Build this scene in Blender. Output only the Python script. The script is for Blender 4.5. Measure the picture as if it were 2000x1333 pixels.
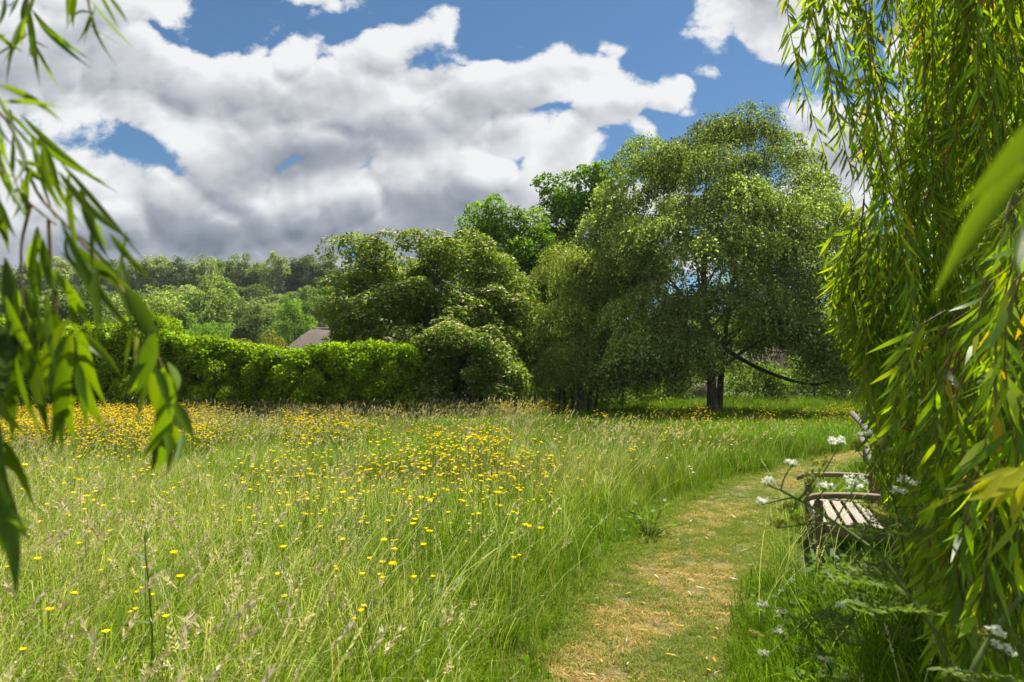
import bpy, math, random
import numpy as np
from mathutils import Vector, Matrix

for o in list(bpy.data.objects):
    bpy.data.objects.remove(o)
scene = bpy.context.scene
C = scene.collection
rng = np.random.default_rng(7)
R = math.radians

# ------------------------------------------------------------------ camera
PITCH = math.atan(83.5 / 1333.0)
EYE = 1.6
cam_d = bpy.data.cameras.new('camera')
cam = bpy.data.objects.new('camera', cam_d)
C.objects.link(cam)
cam.location = (0, 0, EYE)
cam.rotation_euler = (R(90) + PITCH, 0, 0)
cam_d.sensor_width = 36.0
cam_d.lens = 24.0
cam_d.clip_start = 0.05
cam_d.clip_end = 6000
cam_d.dof.use_dof = True
cam_d.dof.focus_distance = 9.0
cam_d.dof.aperture_fstop = 5.6
scene.camera = cam


def ray(px, py):
    """world direction of a photograph pixel (2000 x 1333), scaled so that y = 1"""
    sx, sy = (px - 1000) / 1333.0, (666.5 - py) / 1333.0
    y = math.cos(PITCH) - sy * math.sin(PITCH)
    z = math.sin(PITCH) + sy * math.cos(PITCH)
    return sx / y, z / y


def P(px, py, Y):
    u, v = ray(px, py)
    return np.array([u * Y, Y, EYE + v * Y])


def G(px, py, z=0.0):
    u, v = ray(px, py)
    Y = (z - EYE) / v
    return np.array([u * Y, Y, z])


# ------------------------------------------------------------------ light
SUN_EL, SUN_AZ = R(62), R(41)          # azimuth to the right of the view axis (+Y)
sun_d = bpy.data.lights.new('sun', 'SUN')
sun_d.energy = 5.0
sun_d.angle = R(0.53)
sun_d.color = (1.0, 0.955, 0.87)
sun = bpy.data.objects.new('sun', sun_d)
C.objects.link(sun)
sdir = Vector((math.sin(SUN_AZ) * math.cos(SUN_EL), math.cos(SUN_AZ) * math.cos(SUN_EL), math.sin(SUN_EL)))
sun.rotation_euler = sdir.to_track_quat('Z', 'Y').to_euler()
sun.location = (0, 0, 60)

scene.view_settings.view_transform = 'Standard'
scene.view_settings.look = 'None'
scene.view_settings.exposure = 1.12
scene.view_settings.gamma = 1.0
scene.view_settings.use_curve_mapping = False
scene.render.engine = 'CYCLES'
cy = scene.cycles
cy.max_bounces = 6
cy.volume_bounces = 0
cy.volume_max_steps = 64
cy.diffuse_bounces = 3
cy.glossy_bounces = 2
cy.transmission_bounces = 4
cy.transparent_max_bounces = 4
cy.caustics_reflective = False
cy.caustics_refractive = False
cy.use_denoising = True
cy.sample_clamp_indirect = 6.0
scene.render.filter_size = 1.3


# ------------------------------------------------------------------ sky with cumulus
class E:
    """tiny expression wrapper round shader math nodes"""
    nt = None

    def __init__(s, v):
        s.v = v

    @staticmethod
    def m(op, *a, clamp=False):
        n = E.nt.nodes.new('ShaderNodeMath')
        n.operation = op
        n.use_clamp = clamp
        for i, x in enumerate(a):
            x = x.v if isinstance(x, E) else x
            if isinstance(x, (int, float)):
                n.inputs[i].default_value = float(x)
            else:
                E.nt.links.new(x, n.inputs[i])
        return E(n.outputs[0])

    def __add__(s, o): return E.m('ADD', s, o)
    def __radd__(s, o): return E.m('ADD', o, s)
    def __sub__(s, o): return E.m('SUBTRACT', s, o)
    def __rsub__(s, o): return E.m('SUBTRACT', o, s)
    def __mul__(s, o): return E.m('MULTIPLY', s, o)
    def __rmul__(s, o): return E.m('MULTIPLY', o, s)
    def __truediv__(s, o): return E.m('DIVIDE', s, o)


def smooth(x, a, b, lo=0.0, hi=1.0):
    n = E.nt.nodes.new('ShaderNodeMapRange')
    n.interpolation_type = 'SMOOTHSTEP'
    E.nt.links.new(x.v, n.inputs[0])
    for i, v in enumerate((a, b, lo, hi)):
        n.inputs[i + 1].default_value = v
    return E(n.outputs[0])


def combine(x, y, z):
    n = E.nt.nodes.new('ShaderNodeCombineXYZ')
    for i, v in enumerate((x, y, z)):
        if isinstance(v, E):
            E.nt.links.new(v.v, n.inputs[i])
        else:
            n.inputs[i].default_value = v
    return n.outputs[0]


def noise(vec, scale, detail, rough=0.5, lac=2.0, out=0):
    n = E.nt.nodes.new('ShaderNodeTexNoise')
    n.inputs['Scale'].default_value = scale
    n.inputs['Detail'].default_value = detail
    n.inputs['Roughness'].default_value = rough
    n.inputs['Lacunarity'].default_value = lac
    if vec is not None:
        E.nt.links.new(vec, n.inputs['Vector'])
    return n.outputs[out] if out else E(n.outputs[0])


def billow(vec, scale, detail):
    """rounded lumps with creases between them: inverted ridged noise"""
    n = E.nt.nodes.new('ShaderNodeTexNoise')
    n.noise_type = 'RIDGED_MULTIFRACTAL'
    n.normalize = False
    for k, v in (('Scale', scale), ('Detail', detail), ('Roughness', 0.5), ('Lacunarity', 2.1), ('Offset', 1.0), ('Gain', 1.0)):
        n.inputs[k].default_value = v
    E.nt.links.new(vec, n.inputs['Vector'])
    return 1.0 - E(n.outputs[0]) * 0.8


def build_sky():
    w = bpy.data.worlds.new('World')
    scene.world = w
    w.use_nodes = True
    nt = w.node_tree
    nt.nodes.clear()
    E.nt = nt
    out = nt.nodes.new('ShaderNodeOutputWorld')
    bg = nt.nodes.new('ShaderNodeBackground')
    nt.links.new(bg.outputs[0], out.inputs[0])
    sky = nt.nodes.new('ShaderNodeTexSky')
    sky.sky_type = 'NISHITA'
    sky.sun_disc = False
    sky.sun_elevation = SUN_EL
    sky.sun_rotation = SUN_AZ
    sky.altitude = 60
    sky.air_density = 1.0
    sky.dust_density = 0.3
    sky.ozone_density = 1.5
    tc = nt.nodes.new('ShaderNodeTexCoord')
    sep = nt.nodes.new('ShaderNodeSeparateXYZ')
    nt.links.new(tc.outputs['Generated'], sep.inputs[0])
    dx, dy, dz = (E(sep.outputs[i]) for i in range(3))
    yy = E.m('MAXIMUM', dy, 0.15)
    u, v = dx / yy, dz / yy
    # puffy distortion of the outlines
    q = combine(u, v * 1.25, dy * 0.3)
    wn = noise(q, 3.2, 2.0, 0.55, out=1)
    ws = nt.nodes.new('ShaderNodeSeparateXYZ')
    nt.links.new(wn, ws.inputs[0])
    uw = u + (E(ws.outputs[0]) - 0.5) * 0.10
    vw = v + (E(ws.outputs[1]) - 0.5) * 0.07

    wv = combine(uw, vw, 0.0)

    def ell(px, py, rx, ry):
        cu, cv = ray(px, py)
        a = nt.nodes.new('ShaderNodeVectorMath')
        a.operation = 'MULTIPLY_ADD'
        nt.links.new(wv, a.inputs[0])
        a.inputs[1].default_value = (1333.0 / rx, 1333.0 / ry, 0)
        a.inputs[2].default_value = (-cu * 1333.0 / rx, -cv * 1333.0 / ry, 0)
        b = nt.nodes.new('ShaderNodeVectorMath')
        b.operation = 'LENGTH'
        nt.links.new(a.outputs[0], b.inputs[0])
        return E(b.outputs['Value'])

    clouds = [(110, 215, 120, 80), (330, 230, 120, 60), (120, 150, 420, 210), (520, 180, 420, 160), (420, 300, 420, 110), (800, 120, 190, 100), (950, 190, 170, 95),
              (760, 260, 330, 110), (1060, 170, 95, 55), (330, 430, 560, 125), (850, 400, 430, 110), (1120, 350, 150, 60),
              (640, 4, 100, 40), (1150, 280, 80, 40),
              (1390, 0, 190, 80), (1500, 40, 190, 90), (1640, 320, 170, 110), (1560, 420, 200, 100), (1850, 260, 160, 90),
              (1950, 420, 220, 120), (-200, 330, 300, 160), (1270, 330, 110, 60), (1780, 90, 70, 60), (1010, 265, 75, 60), (300, 560, 900, 90), (900, 540, 500, 80)]
    S = None
    for c in clouds:
        k = min(max(c[3], 50), 130) / 120.0
        e = ell(*c) * k - k
        S = e if S is None else E.m('SMOOTH_MIN', S, e, 0.18)
    for c in [(1120, 130, 75, 55), (1200, 122, 80, 48), (1345, 182, 60, 40), (1170, 240, 55, 42), (1225, 215, 50, 40), (1140, 290, 60, 36), (1265, 260, 40, 40)]:
        S = E.m('MINIMUM', S, (ell(*c) - 1.0) * 0.55 - 0.16)
    S = 0.0 - S
    for c in [(225, 290, 85, 14), (430, 45, 85, 45), (1000, 40, 190, 60), (1190, 35, 130, 45), (1275, 130, 40, 50), (1240, 310, 60, 40), (1470, 190, 90, 50)]:
        e = (ell(*c) - 1.0) * (0.55 * min(c[3], 80) / 60.0) - 0.08
        S = E.m('SMOOTH_MIN', S, e, 0.15)
    # away from the view the same kind of broken cumulus goes on
    dirv = combine(dx, dy, dz * 1.8)
    back = (noise(dirv, 2.3, 3.0, 0.5) - 0.47) * 4.0
    f = smooth(dy, 0.25, 0.5)
    f2 = smooth(E.m('ABSOLUTE', u), 0.85, 1.25, 1.0, 0.0)
    f3 = smooth(v, 0.62, 0.85, 1.0, 0.0)
    f = f * f2 * f3
    S = S * f + back * (1.0 - f)
    # fractal relief; sampled again towards the sun (up and a little right) for the self-shading
    def pv(du, dv):
        return combine(u + du, v * 1.2 + dv, dy * 0.4)
    p0, p1, p2 = pv(0, 0), pv(0.008, 0.018), pv(0.025, 0.060)
    n0 = noise(p0, 4.2, 9.0, 0.64)
    n2 = noise(p2, 4.2, 4.0, 0.55)
    b0, b1 = billow(p0, 8.5, 5.0), billow(p1, 8.5, 4.0)
    D = S * 1.25 + (n0 - 0.5) * 2.5 + (b0 - 0.35) * 0.50 + 0.06
    Dn = S * 1.25 + (n2 - 0.5) * 2.2 + 0.02
    alpha = smooth(D, -0.08, 0.20)
    # thickness of cloud standing between this point and the sun
    over = smooth(Dn, -0.1, 1.15)
    lump = b0 - b1
    dark = None
    for c, a in [((600, 295, 260, 90), 0.56), ((520, 500, 850, 100), 0.62), ((830, 450, 360, 90), 0.42), ((280, 235, 330, 70), 0.16), ((100, 270, 250, 110), 0.10)]:
        e = smooth(ell(*c), 1.3, 0.1) * a
        dark = e if dark is None else E.m('MAXIMUM', dark, e)
    bk = smooth(back, 0.3, 1.8) * 0.35
    dark = dark * f + bk * (1.0 - f)
    B = 1.08 - over * 0.40 + lump * 0.33 + (n0 - n2) * 0.85 - dark
    ramp = nt.nodes.new('ShaderNodeValToRGB')
    nt.links.new(B.v, ramp.inputs[0])
    el = ramp.color_ramp.elements
    el[0].position = 0.1
    el[0].color = (0.17, 0.205, 0.26, 1)
    el[1].position = 1.0
    el[1].color = (0.80, 0.81, 0.82, 1)
    e2 = ramp.color_ramp.elements.new(0.45)
    e2.color = (0.33, 0.36, 0.41, 1)
    e3 = ramp.color_ramp.elements.new(0.75)
    e3.color = (0.58, 0.60, 0.63, 1)
    scl = nt.nodes.new('ShaderNodeVectorMath')
    scl.operation = 'SCALE'
    nt.links.new(ramp.outputs[0], scl.inputs[0])
    scl.inputs['Scale'].default_value = 1.0 / SKY_STRENGTH * CLOUD_GAIN
    mix = nt.nodes.new('ShaderNodeMix')
    mix.data_type = 'RGBA'
    nt.links.new(alpha.v, mix.inputs[0])
    tint = nt.nodes.new('ShaderNodeVectorMath')
    tint.operation = 'MULTIPLY'
    nt.links.new(sky.outputs[0], tint.inputs[0])
    tint.inputs[1].default_value = (0.56, 0.79, 0.91)
    nt.links.new(tint.outputs[0], mix.inputs[6])
    nt.links.new(scl.outputs[0], mix.inputs[7])
    # below the horizon: the dull green-brown of distant land
    low = nt.nodes.new('ShaderNodeMix')
    low.data_type = 'RGBA'
    nt.links.new(smooth(dz, -0.02, 0.01).v, low.inputs[0])
    low.inputs[6].default_value = (0.8, 0.9, 0.5, 1)
    nt.links.new(mix.outputs[2], low.inputs[7])
    nt.links.new(low.outputs[2], bg.inputs[0])
    bg.inputs[1].default_value = SKY_STRENGTH
    w.cycles.sampling_method = 'MANUAL'
    w.cycles.sample_map_resolution = 512


SKY_STRENGTH = 0.05
CLOUD_GAIN = 0.51
build_sky()


# ------------------------------------------------------------------ helpers
def tag(o, label=None, cat=None, group=None, kind=None):
    if label: o['label'] = label
    if cat: o['category'] = cat
    if group: o['group'] = group
    if kind: o['kind'] = kind
    return o


def thing(name, loc, label, cat, group=None):
    o = bpy.data.objects.new(name, None)
    o.empty_display_size = 0.2
    C.objects.link(o)
    o.location = [float(v) for v in loc]
    return tag(o, label, cat, group)


def unit(v):
    return v / np.maximum(np.linalg.norm(v, axis=-1, keepdims=True), 1e-9)


class MB:
    """collects vertices, faces (tris or quads) and one colour per face"""

    def __init__(s):
        s.V, s.F, s.K, s.n = [], [], [], 0

    def add(s, V, F, col):
        V = np.asarray(V, dtype=np.float64).reshape(-1, 3)
        F = np.asarray(F, dtype=np.int64)
        col = np.asarray(col, dtype=np.float32)
        if col.ndim == 1:
            col = np.tile(col, (len(F), 1))
        s.V.append(V)
        s.F.append(F + s.n)
        s.K.append(col)
        s.n += len(V)

    def mesh(s, name, mat, smooth_shade=False, origin=(0, 0, 0)):
        V = np.concatenate(s.V) - np.asarray(origin)
        me = bpy.data.meshes.new(name)
        me.vertices.add(len(V))
        me.vertices.foreach_set('co', V.astype(np.float32).ravel())
        loops = np.concatenate([f.ravel() for f in s.F])
        tot = np.concatenate([np.full(len(f), f.shape[1]) for f in s.F])
        st = np.concatenate([[0], np.cumsum(tot)[:-1]])
        me.loops.add(len(loops))
        me.loops.foreach_set('vertex_index', loops.astype(np.int32))
        me.polygons.add(len(tot))
        me.polygons.foreach_set('loop_start', st.astype(np.int32))
        me.polygons.foreach_set('loop_total', tot.astype(np.int32))
        if smooth_shade:
            me.polygons.foreach_set('use_smooth', np.ones(len(tot), dtype=bool))
        at = me.attributes.new('col', 'FLOAT_COLOR', 'FACE')
        K = np.concatenate(s.K)
        K = np.concatenate([K, np.ones((len(K), 1), np.float32)], axis=1)
        at.data.foreach_set('color', K.astype(np.float32).ravel())
        me.update(calc_edges=True)
        me.materials.append(mat)
        return me

    def obj(s, name, mat, parent=None, smooth_shade=False, origin=None, link=True):
        org = (0, 0, 0)
        if origin is not None:
            org = origin
        elif parent is not None:
            p = parent
            org = np.zeros(3)
            while p is not None:
                org = org + np.array(p.location)
                p = p.parent
        o = bpy.data.objects.new(name, s.mesh(name, mat, smooth_shade, org))
        if link:
            C.objects.link(o)
        if parent is not None:
            o.parent = parent
        elif origin is not None:
            o.location = [float(v) for v in origin]
        return o


def tube(mb, pts, rad, seg=6, col=(0.1, 0.08, 0.06), cap=True):
    pts = np.asarray(pts, float)
    n = len(pts)
    rad = np.broadcast_to(np.asarray(rad, float), (n,))
    t = unit(np.gradient(pts, axis=0))
    ref = np.array([0.0, 0.0, 1.0]) if abs(t[0][2]) < 0.9 else np.array([1.0, 0, 0])
    a = unit(np.cross(t, ref))
    b = np.cross(t, a)
    th = np.linspace(0, 2 * np.pi, seg, endpoint=False)
    V = pts[:, None] + rad[:, None, None] * (np.cos(th)[None, :, None] * a[:, None] + np.sin(th)[None, :, None] * b[:, None])
    i = np.arange(n - 1)[:, None] * seg
    j = np.arange(seg)[None]
    k = (j + 1) % seg
    F = np.stack([i + j, i + k, i + seg + k, i + seg + j], -1).reshape(-1, 4)
    mb.add(V.reshape(-1, 3), F, col)
    if cap and seg >= 3:
        for row, rev in ((0, True), (n - 1, False)):
            c = V[row].mean(0)
            VV = np.concatenate([V[row], c[None]])
            FF = np.array([[q, (q + 1) % seg, seg] if not rev else [(q + 1) % seg, q, seg] for q in range(seg)])
            mb.add(VV, FF, col)


def box(mb, c, size, col, rot=None, taper=None):
    c = np.asarray(c, float)
    s = np.asarray(size, float) / 2
    V = np.array([[x, y, z] for z in (-1, 1) for y in (-1, 1) for x in (-1, 1)], float) * s
    if rot is not None:
        V = V @ np.asarray(rot).T
    F = [[0, 2, 3, 1], [4, 5, 7, 6], [0, 1, 5, 4], [2, 6, 7, 3], [0, 4, 6, 2], [1, 3, 7, 5]]
    mb.add(V + c, F, col)


def bev_box_obj(name, c, size, mat, parent, rot=None, bevel=0.006, col=(1, 1, 1)):
    mb = MB()
    box(mb, (0, 0, 0), size, col)
    o = mb.obj(name, mat, None, origin=(0, 0, 0))
    o.parent = parent
    org = np.zeros(3)
    p = parent
    while p is not None:
        org = org + np.array(p.location)
        p = p.parent
    o.location = [float(v) for v in np.asarray(c) - org]
    if rot is not None:
        o.rotation_euler = rot
    m = o.modifiers.new('bevel', 'BEVEL')
    m.width = bevel
    m.segments = 2
    return o


def cards(mb, pos, ax, nrm, L, W, col, fold=0.18, shape='diamond', bend=0.0):
    """leaf blades: base at pos, long axis ax, face normal nrm"""
    N = len(pos)
    ax = unit(ax)
    side = unit(np.cross(nrm, ax))
    nn = np.cross(ax, side)
    L = np.broadcast_to(np.asarray(L, float), (N,))[:, None]
    W = np.broadcast_to(np.asarray(W, float), (N,))[:, None]
    if shape == 'diamond':
        b = pos
        l = pos + ax * L * 0.42 + side * W * 0.5 + nn * W * fold
        r = pos + ax * L * 0.42 - side * W * 0.5 + nn * W * fold
        t = pos + ax * L - nn * L * bend
        V = np.stack([b, l, t, r], 1).reshape(-1, 3)
        F = np.arange(N * 4).reshape(N, 4)
        mb.add(V, F, col)
    else:   # lanceolate: 8 vertices, 4 faces
        b = pos
        l1 = pos + ax * L * 0.28 + side * W * 0.45 + nn * (W * fold - L * bend * 0.08)
        r1 = pos + ax * L * 0.28 - side * W * 0.45 + nn * (W * fold - L * bend * 0.08)
        l2 = pos + ax * L * 0.62 + side * W * 0.40 + nn * (W * fold - L * bend * 0.4)
        r2 = pos + ax * L * 0.62 - side * W * 0.40 + nn * (W * fold - L * bend * 0.4)
        t = pos + ax * L - nn * L * bend
        V = np.stack([b, l1, l2, t, r2, r1], 1).reshape(-1, 3)
        base = (np.arange(N) * 6)[:, None]
        F1 = base + np.array([[0, 1, 5]])
        F2 = base + np.array([[1, 2, 4, 5]])
        F3 = base + np.array([[2, 3, 4]])
        mb.add(V, F2, col)
        mb.n -= len(V)                      # the triangles reuse the same vertices
        mb.V.append(np.zeros((0, 3)))
        mb.F.append(F1 + mb.n); mb.K.append(np.asarray(col, np.float32) if np.ndim(col) > 1 else np.tile(np.float32(col), (N, 1)))
        mb.F.append(F3 + mb.n); mb.K.append(np.asarray(col, np.float32) if np.ndim(col) > 1 else np.tile(np.float32(col), (N, 1)))
        mb.n += len(V)


def rdir(n):
    return unit(rng.normal(size=(n, 3)))


def pick(cols, n, jit=0.15, w=None):
    cols = np.asarray(cols, float)
    i = rng.choice(len(cols), n, p=w)
    k = cols[i] * (1 + jit * rng.normal(size=(n, 1)))
    return np.clip(k, 0.004, 0.95)


# ------------------------------------------------------------------ materials
def leafmat(name, trans=0.42, gloss=0.05, rough=0.45, tcol=(1.25, 1.35, 0.55), vary=0.0, inst=False):
    m = bpy.data.materials.new(name)
    m.use_nodes = True
    nt = m.node_tree
    nt.nodes.clear()
    out = nt.nodes.new('ShaderNodeOutputMaterial')
    at = nt.nodes.new('ShaderNodeAttribute')
    at.attribute_name = 'col'
    col = at.outputs['Color']
    if vary:
        oi = nt.nodes.new('ShaderNodeObjectInfo')
        hs = nt.nodes.new('ShaderNodeHueSaturation')
        mr = nt.nodes.new('ShaderNodeMapRange')
        mr.inputs[3].default_value = 1 - vary
        mr.inputs[4].default_value = 1 + vary
        nt.links.new(oi.outputs['Random'], mr.inputs[0])
        nt.links.new(mr.outputs[0], hs.inputs['Value'])
        mr2 = nt.nodes.new('ShaderNodeMapRange')
        mr2.inputs[3].default_value = 0.5 + vary * 0.06
        mr2.inputs[4].default_value = 0.5 - vary * 0.06
        nt.links.new(oi.outputs['Random'], mr2.inputs[0])
        nt.links.new(mr2.outputs[0], hs.inputs['Hue'])
        nt.links.new(col, hs.inputs['Color'])
        col = hs.outputs[0]
    if inst:
        at2 = nt.nodes.new('ShaderNodeAttribute')
        at2.attribute_type = 'INSTANCER'
        at2.attribute_name = 'tint'
        mu = nt.nodes.new('ShaderNodeMix')
        mu.data_type = 'RGBA'
        mu.blend_type = 'MULTIPLY'
        mu.inputs[0].default_value = 1.0
        nt.links.new(col, mu.inputs[6])
        nt.links.new(at2.outputs['Color'], mu.inputs[7])
        col = mu.outputs[2]
    d = nt.nodes.new('ShaderNodeBsdfDiffuse')
    nt.links.new(col, d.inputs[0])
    t = nt.nodes.new('ShaderNodeBsdfTranslucent')
    mt = nt.nodes.new('ShaderNodeVectorMath')
    mt.operation = 'MULTIPLY'
    nt.links.new(col, mt.inputs[0])
    mt.inputs[1].default_value = tcol
    nt.links.new(mt.outputs[0], t.inputs[0])
    mx = nt.nodes.new('ShaderNodeMixShader')
    mx.inputs[0].default_value = trans
    nt.links.new(d.outputs[0], mx.inputs[1])
    nt.links.new(t.outputs[0], mx.inputs[2])
    last = mx
    if gloss > 0:
        g = nt.nodes.new('ShaderNodeBsdfGlossy')
        g.inputs['Roughness'].default_value = rough
        g.inputs['Color'].default_value = (1, 1, 1, 1)
        m2 = nt.nodes.new('ShaderNodeMixShader')
        m2.inputs[0].default_value = gloss
        nt.links.new(mx.outputs[0], m2.inputs[1])
        nt.links.new(g.outputs[0], m2.inputs[2])
        last = m2
    nt.links.new(last.outputs[0], out.inputs[0])
    return m


def surf(name, c1, c2, scale=8.0, rough=0.85, bump=0.3, detail=6.0, stretch=(1, 1, 1), c3=None, gen='Object', bscale=None):
    m = bpy.data.materials.new(name)
    m.use_nodes = True
    nt = m.node_tree
    b = nt.nodes['Principled BSDF']
    b.inputs['Roughness'].default_value = rough
    b.inputs['Specular IOR Level'].default_value = 0.3
    tc = nt.nodes.new('ShaderNodeTexCoord')
    mp = nt.nodes.new('ShaderNodeMapping')
    mp.inputs['Scale'].default_value = stretch
    nt.links.new(tc.outputs[gen], mp.inputs[0])
    n = nt.nodes.new('ShaderNodeTexNoise')
    n.inputs['Scale'].default_value = scale
    n.inputs['Detail'].default_value = detail
    n.inputs['Roughness'].default_value = 0.65
    nt.links.new(mp.outputs[0], n.inputs[0])
    r = nt.nodes.new('ShaderNodeValToRGB')
    r.color_ramp.elements[0].position = 0.32
    r.color_ramp.elements[0].color = (*c1, 1)
    r.color_ramp.elements[1].position = 0.68
    r.color_ramp.elements[1].color = (*c2, 1)
    if c3:
        e = r.color_ramp.elements.new(0.5)
        e.color = (*c3, 1)
    nt.links.new(n.outputs[0], r.inputs[0])
    nt.links.new(r.outputs[0], b.inputs['Base Color'])
    if bump:
        bp = nt.nodes.new('ShaderNodeBump')
        bp.inputs['Strength'].default_value = bump
        bp.inputs['Distance'].default_value = 0.02
        n2 = nt.nodes.new('ShaderNodeTexNoise')
        n2.inputs['Scale'].default_value = bscale or scale * 3
        n2.inputs['Detail'].default_value = 5
        nt.links.new(mp.outputs[0], n2.inputs[0])
        nt.links.new(n2.outputs[0], bp.inputs['Height'])
        nt.links.new(bp.outputs[0], b.inputs['Normal'])
    return m


M = {}
M['leaf'] = leafmat('leaf_green', 0.47, 0.006, 0.42)
M['birch'] = leafmat('birch_leaf', 0.46, 0.012, 0.34)
M['far'] = leafmat('far_leaf', 0.44, 0.0, 0.6, vary=0.34)
M['willow'] = leafmat('willow_leaf', 0.60, 0.010, 0.35, tcol=(1.85, 1.65, 0.22))
M['grass'] = leafmat('grass_blade', 0.42, 0.0, 0.5, tcol=(1.2, 1.2, 0.6), inst=True)
M['petal'] = leafmat('petal', 0.35, 0.04, 0.35, tcol=(1.1, 1.0, 0.6))
M['floret'] = leafmat('white_floret', 0.5, 0.0, 0.5, tcol=(1.05, 1.05, 0.95))
M['petali'] = leafmat('buttercup_petal', 0.35, 0.0, 0.35, tcol=(1.1, 1.0, 0.4))
M['plant'] = leafmat('plant_leaf', 0.45, 0.012, 0.5)
M['bark'] = surf('bark', (0.035, 0.030, 0.022), (0.12, 0.105, 0.085), 9, 0.9, 0.8, stretch=(1, 1, 0.25))
M['birchbark'] = surf('birch_bark', (0.05, 0.045, 0.035), (0.20, 0.18, 0.15), 5, 0.85, 0.7, stretch=(1, 1, 0.3), c3=(0.10, 0.10, 0.06))
M['twig'] = surf('twig', (0.10, 0.06, 0.03), (0.22, 0.15, 0.06), 20, 0.7, 0.2)
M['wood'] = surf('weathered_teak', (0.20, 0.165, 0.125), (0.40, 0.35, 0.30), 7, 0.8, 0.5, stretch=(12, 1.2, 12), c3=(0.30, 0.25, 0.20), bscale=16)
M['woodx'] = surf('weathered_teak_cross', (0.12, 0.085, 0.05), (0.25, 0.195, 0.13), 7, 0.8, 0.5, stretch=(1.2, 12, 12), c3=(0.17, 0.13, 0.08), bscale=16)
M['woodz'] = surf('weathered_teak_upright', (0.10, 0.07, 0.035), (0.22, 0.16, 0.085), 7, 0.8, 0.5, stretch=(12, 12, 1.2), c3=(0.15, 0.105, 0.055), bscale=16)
M['oldwood'] = surf('old_grey_wood', (0.09, 0.075, 0.055), (0.30, 0.26, 0.21), 10, 0.9, 0.8, stretch=(6, 6, 1))
M['thatch'] = surf('thatch', (0.11, 0.085, 0.072), (0.22, 0.175, 0.15), 6, 0.95, 1.0, stretch=(6, 6, 0.6))
M['brick'] = surf('pale_brick', (0.25, 0.17, 0.14), (0.42, 0.31, 0.27), 3, 0.9, 0.3)
M['render'] = surf('lime_render', (0.50, 0.47, 0.44), (0.62, 0.60, 0.57), 2, 0.9, 0.2)
M['tile'] = surf('roof_tile', (0.16, 0.11, 0.09), (0.26, 0.19, 0.16), 4, 0.9, 0.4)
M['paint'] = surf('window_paint', (0.66, 0.66, 0.64), (0.76, 0.76, 0.74), 5, 0.5, 0.05)
M['glass'] = surf('window_glass', (0.02, 0.025, 0.03), (0.05, 0.055, 0.06), 1.5, 0.05, 0.0)
M['ground'] = surf('meadow_soil', (0.035, 0.055, 0.010), (0.075, 0.10, 0.02), 1.3, 1.0, 0.8, c3=(0.055, 0.08, 0.015), bscale=30)
M['path'] = surf('mown_path_thatch', (0.065, 0.085, 0.018), (0.22, 0.16, 0.07), 1.6, 1.0, 1.0, c3=(0.11, 0.11, 0.035), bscale=60, detail=9)


# ------------------------------------------------------------------ terrain
def hgt(x, y):
    """gentle meadow, wooded hill rising behind the hedge on the left"""
    x, y = np.asarray(x, float), np.asarray(y, float)
    t = np.clip((y - 62) / 150.0, 0, 1)
    hill = 21.0 * (t * t * (3 - 2 * t)) * (1.0 - 0.55 / (1 + np.exp(-(x - 60) / 30.0)))
    return hill + 0.05 * np.sin(x * 0.35 + 1.0) * np.sin(y * 0.29)


def hills():
    xs = np.unique(np.concatenate([np.linspace(-900, -420, 8), np.linspace(-400, 400, 81), np.linspace(420, 900, 8), np.linspace(-40, 40, 81)]))
    ys = np.unique(np.concatenate([np.linspace(-150, -20, 8), np.linspace(-15, 60, 76), np.linspace(65, 420, 60), np.linspace(450, 900, 10)]))
    X, Y = np.meshgrid(xs, ys)
    Z = hgt(X, Y)
    V = np.stack([X, Y, Z], -1).reshape(-1, 3)
    nx, ny = len(xs), len(ys)
    i = np.arange(ny - 1)[:, None] * nx
    j = np.arange(nx - 1)[None]
    F = np.stack([i + j, i + j + 1, i + nx + j + 1, i + nx + j], -1).reshape(-1, 4)
    mb = MB()
    mb.add(V, F, (0.1, 0.1, 0.05))
    o = mb.obj('ground', M['ground'], smooth_shade=True)
    tag(o, kind='structure')


hills()

PATH = np.array([(0.30, -2.0), (0.42, 1.0), (0.50, 2.4), (0.64, 3.7), (1.05, 4.9), (1.56, 6.0), (2.10, 7.2), (2.62, 8.3), (3.9, 10.6), (5.6, 12.9), (7.6, 14.9), (10.5, 16.8), (15, 18.5)])
PHW = np.array([0.45, 0.46, 0.48, 0.52, 0.58, 0.62, 0.62, 0.62, 0.64, 0.66, 0.72, 0.7, 0.7])


def resample(P2, W, n):
    d = np.concatenate([[0], np.cumsum(np.linalg.norm(np.diff(P2, axis=0), axis=1))])
    s = np.linspace(0, d[-1], n)
    Q = np.stack([np.interp(s, d, P2[:, 0]), np.interp(s, d, P2[:, 1])], 1)
    for _ in range(14):
        Q[1:-1] = 0.25 * Q[:-2] + 0.5 * Q[1:-1] + 0.25 * Q[2:]
    return Q, np.interp(s, d, W)


PC, PW = resample(PATH, PHW, 160)
_tn = unit(np.gradient(PC, axis=0))
PN = np.stack([_tn[:, 1], -_tn[:, 0]], 1)          # to the right of the walking direction


def path_pos(xy):
    """signed offset from the path's middle in half-widths (negative = meadow side)"""
    xy = np.atleast_2d(xy)
    d = np.linalg.norm(xy[:, None] - PC[None], axis=2)
    i = d.argmin(1)
    off = ((xy - PC[i]) * PN[i]).sum(1)
    sgn = np.where(off < 0, -1.0, 1.0)
    return sgn * d[np.arange(len(xy)), i] / PW[i]


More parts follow.
